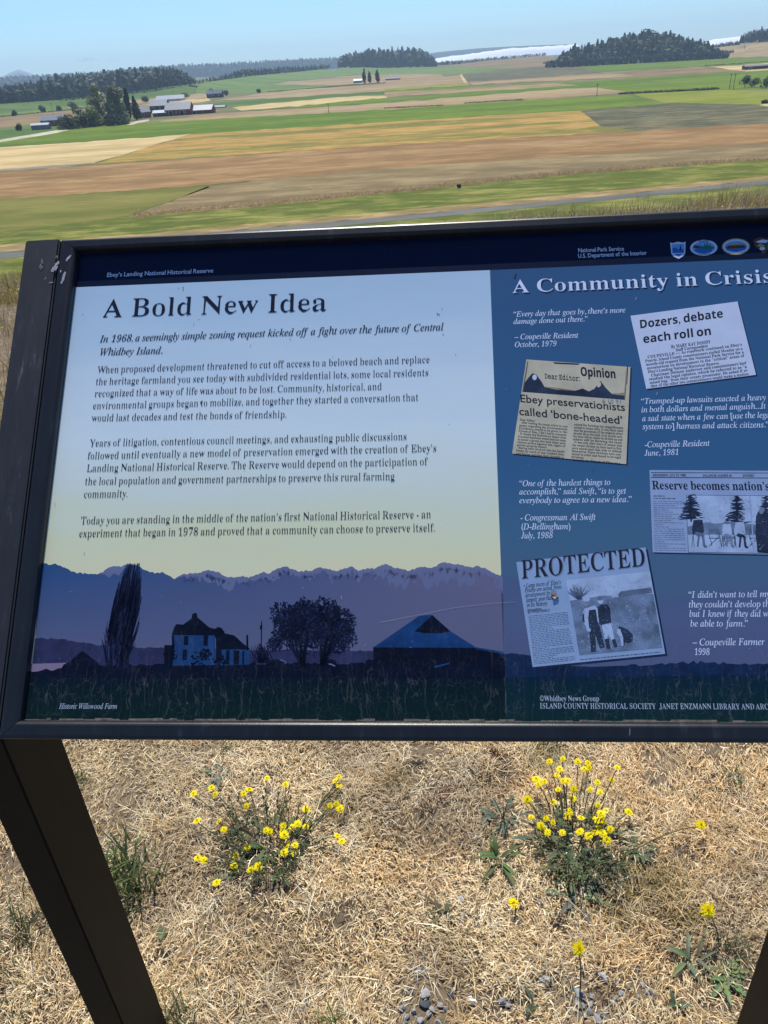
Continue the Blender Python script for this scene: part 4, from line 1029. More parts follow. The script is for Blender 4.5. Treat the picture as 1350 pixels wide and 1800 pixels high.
RIDGE = [(70, 987), (88, 993), (98, 990.7), (110, 997), (133, 1006.7), (155, 1009), (173, 1009), (181, 1006), (193, 997), (200, 995), (213, 996.5), (223, 992), (235, 993), (247, 996.7), (255, 1002), (263, 1005.7), (275, 1007), (287, 1006), (297, 1011.7), (307, 1018), (314, 1013), (320, 1010), (337, 1008), (353, 1006.7), (360, 1003.5), (365, 1002), (374, 1003), (383, 1005), (393, 1011.7), (402, 1015), (413, 1015), (420, 1014), (427, 1012), (437, 1015.7), (447, 1012), (463, 1005), (472, 1008.7), (485, 1001), (500, 996), (513, 1000), (527, 1005), (536, 1003), (548, 1004), (556, 999), (564, 997), (575, 1000), (587, 1002.5), (596, 1003), (608, 999), (618, 995.5), (624, 1000), (630, 1003.5), (639, 1000), (660, 999), (668, 995), (677, 991), (684, 994), (694.5, 999), (706, 1000), (719, 1003.5), (731, 999), (743, 997), (755, 998), (764, 996), (774, 990), (783, 988), (795, 991), (809, 993), (818, 996), (827, 996.5), (842, 995), (858, 1002), (868, 1007), (879, 1012), (884, 1014)]
def jag(pts, step, amp):
    out = []
    for (x0, y0), (x1, y1) in zip(pts[:-1], pts[1:]):
        n = max(1, int((x1 - x0) / step))
        for k in range(n): out.append((x0 + (x1 - x0) * k / n, y0 + (y1 - y0) * k / n + (random.uniform(-amp, amp) if k else 0)))
    return out + [pts[-1]]
RIDGE = jag(RIDGE, 3.0, 1.5)
snow = [p for p in RIDGE if p[0] >= 307]
pr = Print()
pr.polyuv([(0, -PH), (UB, -PH), (UB, -VH), (0, -VH)], PM_SKY, 1)
base_l, base_r = (43, 1267), (889, 1267)
pr.poly(RIDGE + [(886, 1170), (60, 1170)], PM_MTN, 2)

low = []
x = 884.0; k_ = 0
while x > 312:
    dep = np.interp(x, [307, 380, 470, 600, 700, 800, 850, 884], [4, 26, 24, 28, 36, 40, 44, 36])
    yr = profile(RIDGE, x); k_ += random.gauss(0, .28); k_ = min(max(k_, -.5), .5); low.append((x, yr + dep * (0.62 + k_ * .6 + random.uniform(-.16, .16)))); x -= random.uniform(2, 7)
pr.poly(snow + low, PM_SNOW, 3)
pr.poly([(173, 1009), (181, 1006), (193, 997), (200, 995), (213, 996.5), (223, 992), (215, 1004), (209, 1012), (200, 1008), (192, 1016), (184, 1010)], PM_SNOW, 3)
for i in range(150):       # rock ribs through the snow
    x = random.uniform(320, 878); yr = profile(RIDGE, x); h = random.uniform(2, 13)
    pr.poly([(x, yr + random.uniform(3, 12)), (x + random.uniform(2, 5), yr + 8 + h * .4), (x + random.uniform(-6, 6), yr + 10 + h), (x - random.uniform(1, 3), yr + 7 + h * .5)], PM_MTN, 4)
hillp = [(62, 1122)]
x = 62.0
while x < 884: x += random.uniform(3, 8); hillp.append((min(x, 885), np.interp(x, [62, 110, 175, 240, 420, 600, 884], [1121, 1124, 1134, 1138, 1142, 1143, 1146]) + random.uniform(-1.5, 1.5)))
pr.poly(hillp + [(887, 1185), (55, 1185)], PM_FAR, 5)
pr.poly([(54, 1167), (116, 1165), (116, 1180), (52, 1182)], PM_WATER, 6)
gp = [(51, 1179)]; x = 51.0
while x < 885: x += random.uniform(4, 10); gp.append((min(x, 887), np.interp(x, [51, 110, 200, 300, 450, 650, 887], [1180, 1176, 1170, 1168, 1167, 1166, 1170]) + random.uniform(-3, 2)))
pr.poly(gp + [(889, 1200), (48, 1200)], PM_BLACK, 7)
pr.poly([(50.5, 1192), (888, 1190), (889.4, 1267.5), (43, 1267.5)], PM_FIELD, 8)
pr.poly([(104, 1182), (112, 1168), (120, 1165), (143, 1145), (147, 1145), (172, 1165), (178, 1182)], PM_BLACK, 8)
picture = pr.build('printed_landscape', panel)

pr = Print()     # poplar: many upright twigs
for i in range(420):
    t = random.random(); x0 = random.uniform(186, 229) if t < .8 else random.uniform(178, 234)
    lim = lambda yy: (np.interp(yy, [992, 1012, 1040, 1075, 1105, 1130, 1172], [224, 212, 203, 196, 183, 176, 180]), np.interp(yy, [992, 1000, 1050, 1090, 1130, 1172], [246, 249, 250, 247, 240, 229]))
    yb_ = random.uniform(1060, 1174); ytop = max(990, yb_ - random.uniform(25, 95)); a0, a1 = lim(yb_); c0, c1 = lim(ytop); q = random.random()
    xa = a0 + (a1 - a0) * (.15 + .7 * q); xb = c0 + (c1 - c0) * q
    pr.stroke([(xa, yb_), ((xa + xb) / 2 + random.uniform(-1.5, 1.5), (yb_ + ytop) / 2), (xb, ytop)], random.uniform(1.6, 4.5), PM_TWIG if random.random() < .75 else PM_TWIG2, 9 + i % 3, 0.5)
pr.poly([(203, 1176), (206, 1130), (213, 1090), (224, 1090), (228, 1130), (226, 1176)], PM_TWIG, 9)
pr.build('printed_poplar', panel)
pr = Print()     # round bare tree
for (cx_, cy_, r_) in [(507, 1090, 24), (535, 1075, 24), (570, 1075, 26), (598, 1095, 26), (605, 1120, 22), (560, 1105, 34), (520, 1118, 24), (590, 1128, 20), (484, 1132, 12), (497, 1078, 20)]:
    for i in range(170):
        a = random.uniform(0, 6.28); q = r_ * 1.05 * math.sqrt(random.random()); x = cx_ + q * math.cos(a); y = cy_ + q * math.sin(a)
        b2 = random.uniform(0, 6.28); L = random.uniform(2.5, 6)
        pr.stroke([(x, y), (x + L * math.cos(b2), y + L * math.sin(b2))], random.uniform(1.4, 3.4), PM_TWIG if random.random() < .8 else PM_TWIG2, 9 + i % 4, 0.8)
for (x, y) in [(500, 1085), (520, 1070), (545, 1058), (580, 1062), (605, 1085), (618, 1112), (600, 1138), (480, 1130), (560, 1090), (540, 1090)]:
    bx = 533 if x < 550 else 566
    pr.stroke([(bx, 1172), ((bx * 1.3 + x * .7) / 2, 1140), ((bx + x) / 2 + 4, 1115), (x, y)], 7, PM_TWIG, 13, 1.2)
pr.stroke([(566, 1172), (570, 1145), (575, 1120)], 9, PM_TWIG, 13, 5); pr.stroke([(533, 1172), (531, 1150), (527, 1125)], 8, PM_TWIG, 13, 4)
for (cx_, cy_, rx, ry) in [(520, 1088, 24, 20), (546, 1078, 26, 18), (576, 1082, 26, 20), (600, 1104, 20, 18), (512, 1108, 24, 16), (560, 1106, 34, 22), (590, 1124, 16, 10), (528, 1124, 16, 8)]:
    pr.poly([(cx_ + rx * random.uniform(.75, 1.1) * math.cos(6.283 * k / 22), cy_ + ry * random.uniform(.75, 1.1) * math.sin(6.283 * k / 22)) for k in range(22)], PM_TWIG, 9)
for i in range(900):
    a = random.uniform(0, 6.28); q = math.sqrt(random.random()); x = 552 + 72 * q * math.cos(a); y = 1104 + 50 * q * math.sin(a)
    if y > 1138 and random.random() < .75: continue
    b2 = random.uniform(0, 6.28); L = random.uniform(3, 7)
    pr.stroke([(x, y), (x + L * math.cos(b2), y + L * math.sin(b2))], random.uniform(1.8, 3.8), PM_TWIG if random.random() < .86 else PM_TWIG2, 9 + i % 4, 0.8)
pr.build('printed_round_tree', panel)
pr = Print()     # house
pr.poly([(306, 1117), (378, 1117), (379, 1169), (303, 1170)], PM_HOUSE, 9)
pr.poly([(388, 1140), (440, 1143), (438, 1168), (388, 1170)], PM_HOUSE, 9)
pr.poly([(302, 1116), (306, 1103), (310, 1097), (322, 1098), (337, 1087), (338, 1079), (341, 1079), (341, 1077), (346, 1078), (347, 1085), (368, 1103), (376, 1105), (390, 1104), (394, 1113), (412, 1117), (426, 1130), (440, 1141), (380, 1142), (379, 1117)], PM_BLACK, 10)
pr.poly([(433, 1143), (433, 1116), (436, 1116), (437, 1143)], PM_BLACK, 10)
for q in ([(324, 1118), (331, 1118), (331, 1134), (323, 1134)], [(358, 1117), (366, 1117), (365, 1135), (358, 1135)], [(322, 1142), (329, 1142), (328, 1160), (321, 1160)], [(380, 1141), (390, 1142), (391, 1160), (380, 1160)], [(398, 1143), (404, 1143), (403, 1168), (397, 1168)], [(411, 1143), (421, 1144), (420, 1168), (411, 1168)], [(426, 1144), (430, 1144), (429, 1168), (426, 1168)], [(302, 1117), (306, 1117), (307, 1134), (289, 1134), (289, 1172), (303, 1172)]):
    pr.poly(q, PM_BLACK, 11)
for (cx_, cy_, r_) in [(352, 1160, 16), (300, 1150, 12), (362, 1150, 10), (385, 1162, 12), (384, 1112, 9)]:
    for i in range(40):
        a = random.uniform(0, 6.28); q = r_ * math.sqrt(random.random()); x = cx_ + q * math.cos(a); y = cy_ + q * math.sin(a); pr.ell(x, y, random.uniform(1, 3), random.uniform(1, 2.5), PM_BLACK, 12 + i % 3, 0, 6)
pr.build('printed_house', panel)
pr = Print(); pr.stroke([(459, 1146), (460, 1092)], 1.8, PM_BLACK, 10); pr.poly([(457, 1099), (461, 1099), (461, 1106), (457, 1106)], PM_BLACK, 10)
pr.build('printed_pole', panel); pr = Print()
for i in range(60): pr.stroke([(460 + random.gauss(0, 7), 1165), (458 + random.gauss(0, 8), 1130 + random.random() * 25)], 2.2, PM_TWIG, 9 + i % 3, .6)
pr.build('printed_bush', panel); pr = Print()
for (x, w) in [(487, 26), (582, 18), (650, 16)]: pr.ell(x, 1164, w / 2, 5, PM_BLACK, 9, 0, 12)
pr.stroke([(492, 1160), (500, 1162), (504, 1166)], 1.6, PM_SNOW, 14); pr.stroke([(578, 1167), (583, 1168), (589, 1171)], 2.4, PM_SNOW, 14)
pr.build('printed_cars', panel)['kind'] = 'stuff'
pr = Print()     # barn
pr.poly([(656, 1137), (838, 1138), (886, 1147), (888, 1193), (656, 1192)], PM_BLACK, 9)
pr.poly([(656, 1138), (737, 1082.6), (759, 1080.8), (792, 1109.7), (838, 1139)], PM_ROOF, 10)
pr.poly([(729, 1109.7), (760, 1081.2), (791, 1109.5), (774, 1113), (748, 1113)], PM_BLACK, 11)
pr.poly([(838, 1138), (886, 1146), (886, 1150), (836, 1141)], PM_ROOF, 10)
pr.poly([(763, 1171), (789, 1165), (791, 1167), (765, 1174)], PM_HOUSE, 11)
for i in range(0): pr.stroke([(668 + i * 8, 1141), (668 + i * 8 + random.uniform(-1, 1), 1188)], .8, PM_FAR, 12)
pr.build('printed_barn', panel)

# ---- right, blue tinted part
PM_BLUE = print_mat('printed_blue_tint', grad=[(0.0, (0.034, 0.092, 0.20)), (0.15, (0.036, 0.108, 0.225)), (0.30, (0.038, 0.118, 0.24)), (0.38, (0.055, 0.140, 0.235)), (0.45, (0.075, 0.13, 0.22)), (0.5855, (0.07, 0.12, 0.2))], mott=(6, (1, 2, 1), 0.05))
PM_BMTN = print_mat('printed_blue_mountain', grad=[(0.0, (0.06, 0.10, 0.21)), (0.40, (0.065, 0.112, 0.225)), (0.48, (0.085, 0.12, 0.225)), (0.52, (0.085, 0.11, 0.21)), (0.5855, (0.08, 0.11, 0.2))], mott=(10, (1, 1, 1), .05))
PM_BDARK = print_mat('printed_blue_dark', (0.007, 0.022, 0.065), noise_col=0.4)
PM_BFIELD = print_mat('printed_blue_field', grad=[(0.0, (0.003, 0.016, 0.045)), (0.53, (0.003, 0.016, 0.045)), (0.552, (0.003, 0.022, 0.033)), (0.5855, (0.005, 0.027, 0.028))], drips=0.6)
pr = Print(); rect_uv(pr, UB, PW, -PH, -VH, PM_BLUE, 1)
BR = [(880, 1010), (905, 1018), (925, 1022), (960, 1030), (1000, 1040), (1050, 1036), (1110, 1046), (1160, 1056), (1185, 1050), (1210, 1052), (1235, 1045), (1252, 1047), (1270, 1040), (1294, 1036), (1310, 1040), (1330, 1033), (1350, 1032), (1400, 1028)]
pr.poly(BR + [(1404, 1190), (887, 1190)], PM_BMTN, 2)
gp = [(886, 1150), (900, 1148), (960, 1156), (962, 1168), (1040, 1172), (1100, 1170)]; x = 1100
while x < 1395: x += random.uniform(5, 12); gp.append((x, np.interp(x, [1100, 1150, 1180, 1230, 1300, 1400], [1171, 1172, 1166, 1165, 1168, 1164]) + random.uniform(-4, 2)))
pr.poly(gp + [(1400, 1200), (888, 1200)], PM_BDARK, 3)
pr.poly([(888.3, 1190), (1398, 1186), (1393, 1271), (889.5, 1267.5)], PM_BFIELD, 4)
pr.build('blue_section', panel)

# ---- writing
PM_INK = print_mat('dark_ink', (0.012, 0.017, 0.035), noise_col=0.2)
PM_PALE = print_mat('pale_lettering', (0.62, 0.70, 0.86))
PM_WHITE = print_mat('header_lettering', (0.62, 0.66, 0.76))
PM_SHADE = print_mat('printed_letter_shadow', (0.012, 0.024, 0.06))
PM_GREYL = print_mat('credit_lettering', (0.42, 0.50, 0.60))
pr = Print(); pr.text('A Bold New Idea', (180, 558), (573.5, 546.5), 0.0375, PM_INK, 16, 'b', -0.0095, res=5); pr.build('heading', panel)
EMB = 0.0136
pr = Print()
pr.text('In 1968, a seemingly simple zoning request kicked off a fight over the future of Central', (175, 602), (780, 580.5), EMB * 1.02, PM_INK, 16, 'i', 0.004)
pr.text('Whidbey Island.', (175, 625), (285.7, 621.7), EMB * 1.02, PM_INK, 16, 'i', 0.004); pr.build('lead_text', panel)
BODY = [[('When proposed development threatened to cut off access to a beloved beach and replace', 171, 656, 755, 637.7),
 ('the heritage farmland you see today with subdivided residential lots, some local residents', 167.7, 676.7, 752.7, 660.7),
 ('recognized that a way of life was about to be lost. Community, historical, and', 165.7, 697.7, 670.7, 685),
 ('environmental groups began to mobilize, and together they started a conversation that', 162.7, 719.3, 735.3, 704.3),
 ('would last decades and test the bonds of friendship.', 160.7, 740.7, 503.3, 734)],
 [('Years of litigation, contentious council meetings, and exhausting public discussions', 157.3, 785, 714.3, 773.3),
 ('followed until eventually a new model of preservation emerged with the creation of Ebey’s', 153.3, 807.3, 766.7, 794),
 ('Landing National Historical Reserve. The Reserve would depend on the participation of', 151.7, 829.3, 752, 817.4),
 ('the local population and government partnerships to preserve this rural farming', 148.7, 852.3, 693.5, 843.5),
 ('community.', 146.7, 875, 224, 874)],
 [('Today you are standing in the middle of the nation’s first National Historical Reserve - an', 141.7, 921.7, 757, 910.4),
 ('experiment that began in 1978 and proved that a community can choose to preserve itself.', 138.3, 944.3, 764, 934)]]
for par in BODY:
    pr = Print()
    for t_, x0, y0, x1, y1 in par: pr.text(t_, (x0, y0), (x1, y1), EMB, PM_INK, 16, 'b', -0.0115)
    pr.build('paragraph', panel)
pr = Print(); pr.text('Ebey’s Landing National Historical Reserve', (187.3, 487), (374.7, 479), 0.0088, PM_WHITE, 3, 'n', 0.012); pr.build('header_text', panel)
pr = Print(); pr.text('National Park Service', (1016, 443.5), (1097, 440.4), 0.0082, PM_WHITE, 3, 'n', 0.012)
pr.text('U.S. Department of the Interior', (1016, 453.5), (1137, 447.8), 0.0082, PM_WHITE, 3, 'n', 0.012); pr.build('header_text', panel)
pr = Print(); pr.text('A Community in Crisis', (903.5, 517.5), (1360.5, 499), 0.0258, PM_SHADE, 5, 'b', -0.003, res=4)
pr.text('A Community in Crisis', (901, 515), (1358, 496.5), 0.0258, PM_PALE, 7, 'b', -0.006, res=4); pr.build('heading', panel)
QUOTES = [[('“Every day that goes by, there’s more', 902.6, 557, 1099.6, 549.3), ('damage done out there.”', 902.6, 569.8, 1033.3, 565), ('– Coupeville Resident', 904.8, 597, 1016.7, 593.7), ('October, 1979', 904.8, 610.5, 978.5, 608.5)],
 [('“Trumped-up lawsuits exacted a heavy', 1127, 710.4, 1347, 703.3), ('in both dollars and mental anguish...It is', 1127.8, 725.2, 1359, 718), ('a sad state when a few can [use the legal', 1129, 740.4, 1358, 734), ('system to] harrass and attack citizens.”', 1129.6, 754.8, 1352, 751.3), ('-Coupeville Resident', 1133.3, 786.7, 1248, 783.7), ('June, 1981', 1133, 801.5, 1192.6, 799.6)],
 [('“One of the hardest things to', 913, 855, 1073, 852.6), ('accomplish,” said Swift, “is to get', 913, 869.5, 1101, 867.8), ('everybody to agree to a new idea.”', 913, 884.8, 1111, 882.6), ('- Congressman Al Swift', 914.8, 915.2, 1047.4, 914), ('(D-Bellingham)', 916, 931, 1003, 930.4), ('July, 1988', 916, 946.7, 972, 946)],
 [('“I didn’t want to tell my', 1210.4, 1051, 1354, 1049.5), ('they couldn’t develop the', 1211, 1068, 1360, 1067), ('but I knew if they did we', 1212, 1084.5, 1357, 1084), ('be able to farm.”', 1213.7, 1101.5, 1315.6, 1101.5), ('– Coupeville Farmer', 1217.8, 1134.8, 1344.5, 1133.7), ('1998', 1220, 1151.5, 1248, 1151.5)]]
for qt in QUOTES:
    pr = Print()
    for t_, x0, y0, x1, y1 in qt: pr.text(t_, (x0, y0), (x1, y1), 0.0102, PM_PALE, 7, 'i', 0.005)
    pr.build('quotation', panel)
pr = Print(); pr.text('©Whidbey News Group', (949, 1232.5), (1053, 1232.5), 0.0082, PM_GREYL, 9, 'b', -0.007)
pr.text('ISLAND COUNTY HISTORICAL SOCIETY  JANET ENZMANN LIBRARY AND ARCHIVES', (949, 1245.5), (1384, 1247.2), 0.0084, PM_GREYL, 9, 'b', -0.007); pr.build('credit_text', panel)
pr = Print(); pr.text('Historic Willowood Farm', (103.7, 1246), (205.7, 1246), 0.0084, PM_GREYL, 15, 'i', 0.003); pr.build('caption', panel)

# ---- newspaper clippings
PM_PAPER = print_mat('clipping_white', (0.52, 0.59, 0.74), noise_col=0.05)
PM_BEIGE = print_mat('clipping_beige', (0.50, 0.46, 0.34), noise_col=0.14)
PM_BPAPER = print_mat('clipping_bluish', (0.25, 0.36, 0.55), noise_col=0.08)
PM_BPAPER2 = print_mat('clipping_pale_blue', (0.27, 0.36, 0.55), noise_col=0.08)
PM_DINK = print_mat('clipping_ink', (0.018, 0.022, 0.035), noise_col=0.3)
PM_GINK = print_mat('clipping_grey_print', (0.10, 0.14, 0.22), noise_col=0.3)
PM_GINK2 = print_mat('clipping_small_print', (0.17, 0.22, 0.33), noise_col=0.3)
PM_G1 = print_mat('clipping_photo_mid', (0.14, 0.20, 0.31), noise_col=0.5)
PM_G2 = print_mat('clipping_photo_dark', (0.025, 0.038, 0.07), noise_col=0.5)
PM_G3 = print_mat('clipping_photo_light', (0.34, 0.44, 0.62), noise_col=0.2)
PM_TAN = print_mat('clipping_photo_tan', (0.26, 0.225, 0.155), noise_col=0.45)
def zz(ox, oy, sc): return lambda x, y: (ox + x * sc, oy + y * sc)
Z3 = zz(850, 380, 0.37037); Z4 = zz(850, 780, 0.37037)
def clip_base(corners, mat, shadow=4):
    pr = Print(); pr.poly([(x + shadow * .8, y + shadow * .7) for x, y in corners], PM_SHADE, 5); pr.poly(corners, mat, 6); return pr
def micro(pr, a, b_, c_, d_, n, m, lev, fill=0.5):
    """unreadably small columns of print: rows of word-length dashes. a,b top-left/right, c,d bottom-left/right"""
    for i in range(n):
        t = (i + .5) / n; L = (a[0] + (c_[0] - a[0]) * t, a[1] + (c_[1] - a[1]) * t); Rr = (b_[0] + (d_[0] - b_[0]) * t, b_[1] + (d_[1] - b_[1]) * t)
        wid = math.hypot(Rr[0] - L[0], Rr[1] - L[1]); x = 0.0; hgt = math.hypot(c_[0] - a[0], c_[1] - a[1]) / n * fill
        end = wid * (1 if random.random() < .8 else random.uniform(.3, .8))
        while x < end - 1.5:
            w = min(random.uniform(2, 8), end - x); p = (L[0] + (Rr[0] - L[0]) * x / wid, L[1] + (Rr[1] - L[1]) * x / wid); q = (L[0] + (Rr[0] - L[0]) * (x + w) / wid, L[1] + (Rr[1] - L[1]) * (x + w) / wid)
            pr.stroke([p, q], hgt, m, lev); x += w + 1.4
# 1: dozers
pr = clip_base([Z3(697, 473), Z3(1205, 405), Z3(1293, 753), Z3(772, 820)], PM_PAPER, 3)
pr.text('Dozers, debate', Z3(740, 533), Z3(1137, 480), 0.0150, PM_DINK, 9, 's', 0.004, res=3); pr.text('each roll on', Z3(757, 603), Z3(1080, 563), 0.0150, PM_DINK, 9, 's', 0.004, res=3)
pr.text('By MARY KAY DOODY', Z3(890, 627), Z3(1078, 603), 0.0058, PM_DINK, 9, 'b', 0.004); pr.text('Staff Correspondent', Z3(912, 642), Z3(1065, 621), 0.0054, PM_DINK, 9, 'b', 0.004)
for t_, x0, y0, x1, y1 in [('COUPEVILLE — As roadwork continued on Ebey’s', 778, 675, 1226, 615), ('Prairie, Island County commissioners stalled Monday on a', 767, 694, 1230, 634), ('month-old request from the National Park Service for a', 770, 711, 1235, 651), ('moratorium on development in the “critical” areas of', 775, 728, 1238, 668), ('Ebey’s Landing National Historical Reserve.', 779, 745, 1120, 703), ('Chairman Delmon Anderson said commissioners had', 795, 762, 1247, 702), ('studied the legal opinion, which he referred to as “a', 785, 780, 1250, 720), ('mixed bag,” from their county prosecutor. He asked if ei-', 788, 797, 1255, 737), ('ther of the other two commissioners would make a motion', 793, 813, 1258, 754)]:
    pr.text(t_, Z3(x0, y0), Z3(x1, y1), 0.0051, PM_DINK, 9, 'b', 0.002)
pr.build('newspaper_clipping', panel, 'white clipping with a bold headline about dozers')
# 2: opinion
pr = clip_base([Z3(203, 680), Z3(697, 716), Z3(677, 1177), Z3(135, 1127)], PM_BEIGE, 3)
pr.poly([Z3(210, 690), Z3(678, 718), Z3(670, 868), Z3(185, 830)], PM_TAN, 7)
pr.poly([Z3(213, 690), Z3(676, 717), Z3(668, 838), Z3(560, 846), Z3(480, 835), Z3(350, 815), Z3(195, 800)], PM_BEIGE, 8)
pr.poly([Z3(330, 693), Z3(455, 700), Z3(450, 706), Z3(338, 701)], PM_DINK, 9)
pr.poly([Z3(196, 790), Z3(210, 770), Z3(232, 745), Z3(250, 752), Z3(275, 785), Z3(290, 812), Z3(345, 824), Z3(430, 830), Z3(470, 818), Z3(500, 832), Z3(525, 820), Z3(555, 782), Z3(580, 815), Z3(610, 845), Z3(668, 852), Z3(667, 868), Z3(188, 832)], PM_G2, 9)
pr.ell(*Z3(242, 765), 4, 5, PM_PAPER, 10, 0, 10); pr.ell(*Z3(548, 800), 3.4, 5, PM_BEIGE, 10, .4, 10)
for a_, b2 in (((210, 688), (185, 832)), ((185, 832), (670, 870)), ((670, 870), (683, 712)), ((685, 712), (680, 800))): pr.stroke([Z3(*a_), Z3(*b2)], .9, PM_DINK, 10)
pr.text('Opinion', Z3(460, 757), Z3(627, 770), 0.0155, PM_DINK, 11, 's', 0.012, res=3)
pr.text('Dear Editor:', Z3(290, 770), Z3(457, 783), 0.0105, PM_DINK, 11, 'm', 0.012)
pr.text('Ebey preservationists', Z3(172, 882), Z3(672, 925), 0.0140, PM_DINK, 9, 'n', 0.010, res=3); pr.text('called ‘bone-headed’', Z3(168, 943), Z3(660, 987), 0.0140, PM_DINK, 9, 'n', 0.010, res=3)
pr.text('6 10 91', Z3(563, 889), Z3(652, 891), 0.0075, PM_GINK, 9, 'n', 0.0)
lc = ['Dear Editor:', '  After reading the recent article in your', 'paper regarding the Environmental', 'Excellence award to be given to the', 'Friends of Ebey, I felt I had to comment.', '  It made me furious to learn that', 'Governor Spellman would lend his name', 'to honor a group who have taken such', 'vicious action against the rights of', 'private property owners.', '  Having been involved with the Smith', 'family for much of that troubled time,', 'and having watched their struggle to']
rc = ['suited for farming but magnificently', 'suited to home sites. It was their plan', 'that the grandsons of the original owner', 'should farm the land. As it stands now,', 'the farm will no doubt be divided up and', 'others will be farming the land.', '  It was only after years of attack that', 'the owners divided up their land in five-', 'acre pieces and that only to defend', 'themselves. These divisions were con-', 'tested in court and found to be legal', 'divisions.', '  Actually, the Friends of Ebey are a']
for i, t_ in enumerate(lc):
    y = 970 + i * 13.3; x0 = 173 - i * 1.6; full = 228; w = full * min(1.0, len(t_) / 38) if len(t_) < 32 else full
    pr.text(t_.strip(), Z3(x0 + (8 if t_[0] == ' ' else 0), y), Z3(x0 + w, y + w * .088), 0.0038, PM_DINK, 9, 'b', 0.001)
for i, t_ in enumerate(rc):
    y = 993 + i * 14.0; x0 = 430 - i * 1.2; full = 234; w = full * min(1.0, len(t_) / 38) if len(t_) < 32 else full
    pr.text(t_.strip(), Z3(x0 + (8 if t_[0] == ' ' else 0), y), Z3(x0 + w, y + w * .075), 0.0040, PM_DINK, 9, 'b', 0.001)
pr.build('newspaper_clipping', panel, 'beige yellowed opinion page clipping')
# 3: reserve becomes nation's
pr = clip_base([Z4(787, 125), Z4(1560, 130), Z4(1556, 530), Z4(803, 515)], PM_BPAPER2, 3)
pr.stroke([Z4(795, 137), Z4(1550, 140)], 1.0, PM_DINK, 8); pr.stroke([Z4(795, 160), Z4(1550, 164)], 1.2, PM_DINK, 8)
pr.text('WEDNESDAY, JULY 27, 1988', Z4(803, 155), Z4(960, 155), 0.0040, PM_DINK, 9, 's', 0.0); pr.text('VOLUME 96, NUMBER 49', Z4(1040, 157), Z4(1178, 157), 0.0040, PM_DINK, 9, 's', 0.0); pr.text('24 PAGES', Z4(1230, 157), Z4(1283, 157), 0.0040, PM_DINK, 9, 's', 0.0)
pr.text('Reserve becomes nation’s', Z4(800, 216), Z4(1357, 221), 0.0145, PM_DINK, 9, 'b', 0.004, res=3)
micro(pr, Z4(805, 242), Z4(910, 243), Z4(806, 265), Z4(910, 266), 2, PM_GINK, 8, .45); micro(pr, Z4(805, 268), Z4(945, 270), Z4(812, 510), Z4(960, 512), 24, PM_GINK2, 8, .42)
pr.poly([Z4(960, 243), Z4(1540, 248), Z4(1540, 524), Z4(971, 516)], PM_DINK, 8); pr.poly([Z4(962, 245), Z4(1538, 250), Z4(1538, 522), Z4(973, 514)], PM_G3, 9)
pr.poly([Z4(967, 395), Z4(1000, 385), Z4(1060, 372), Z4(1100, 380), Z4(1160, 372), Z4(1300, 385), Z4(1538, 380), Z4(1538, 450), Z4(968, 440)], PM_G1, 10)
pr.poly([Z4(969, 432), Z4(1538, 436), Z4(1538, 522), Z4(973, 514)], PM_G3, 11)
def conifer_print(cx_, top, bot, w, seed):
    pr.stroke([Z4(cx_, bot), Z4(cx_, top)], 3.2, PM_G2, 12, 1)
    y = top
    while y < bot - 12:
        t = (y - top) / (bot - top)
        for sgn in (-1, 1):
            L = w * (.35 + .65 * t) * random.uniform(.5, 1.1)
            pr.stroke([Z4(cx_, y), Z4(cx_ + sgn * L * .6, y + random.uniform(-6, 6)), Z4(cx_ + sgn * L, y + random.uniform(-4, 14))], random.uniform(2.2, 5), PM_G2, 12 + random.randrange(3), .6)
        y += random.uniform(5, 10)
conifer_print(985, 246, 370, 70, 1); conifer_print(1203, 250, 385, 66, 2); conifer_print(1340, 252, 400, 66, 3); conifer_print(1450, 255, 400, 70, 4)
def sitter(x, y, s_, top, legs):      # seated figure in the printed photo
    pr.ell(*Z4(x, y - 62 * s_), 2.6 * s_ * 1.3, 3.4 * s_ * 1.3, PM_G3 if top is PM_G2 else PM_GINK2, 17, 0, 12); pr.ell(*Z4(x, y - 68 * s_), 3.4 * s_, 2.4 * s_, PM_G2, 18, 0, 10)
    pr.poly([Z4(x - 22 * s_, y - 45 * s_), Z4(x + 20 * s_, y - 47 * s_), Z4(x + 28 * s_, y + 5 * s_), Z4(x + 22 * s_, y + 22 * s_), Z4(x - 26 * s_, y + 20 * s_), Z4(x - 30 * s_, y)], top, 16)
    pr.stroke([Z4(x - 12 * s_, y + 16 * s_), Z4(x + 22 * s_, y + 24 * s_), Z4(x + 28 * s_, y + 78 * s_), Z4(x + 42 * s_, y + 80 * s_)], 5.4 * s_, legs, 17, 3)
    pr.stroke([Z4(x - 16 * s_, y + 16 * s_), Z4(x + 4 * s_, y + 26 * s_), Z4(x - 2 * s_, y + 80 * s_)], 4.6 * s_, legs, 16, 3)
    for a_, b2 in (((-24, 20), (-30, 82)), ((26, 22), (34, 82)), ((-24, 20), (-18, 84))): pr.stroke([Z4(x + a_[0] * s_, y + a_[1] * s_), Z4(x + b2[0] * s_, y + b2[1] * s_)], .9, PM_G2, 15)
sitter(1018, 408, 1.0, PM_G2, PM_GINK); sitter(1155, 420, .85, PM_G3, PM_GINK2); sitter(1216, 416, .95, PM_G3, PM_G2)
for x in (1066, 1134, 1257): 
    pr.poly([Z4(x, 404), Z4(x + 50, 405), Z4(x + 52, 425), Z4(x + 2, 424)], PM_GINK, 14)
    for a_, b2 in (((2, 424), (18, 486)), ((52, 425), (62, 486)), ((52, 440), (4, 486)), ((2, 448), (54, 449))): pr.stroke([Z4(x + a_[0], a_[1]), Z4(x + b2[0], b2[1])], 1.0, PM_G2, 14)
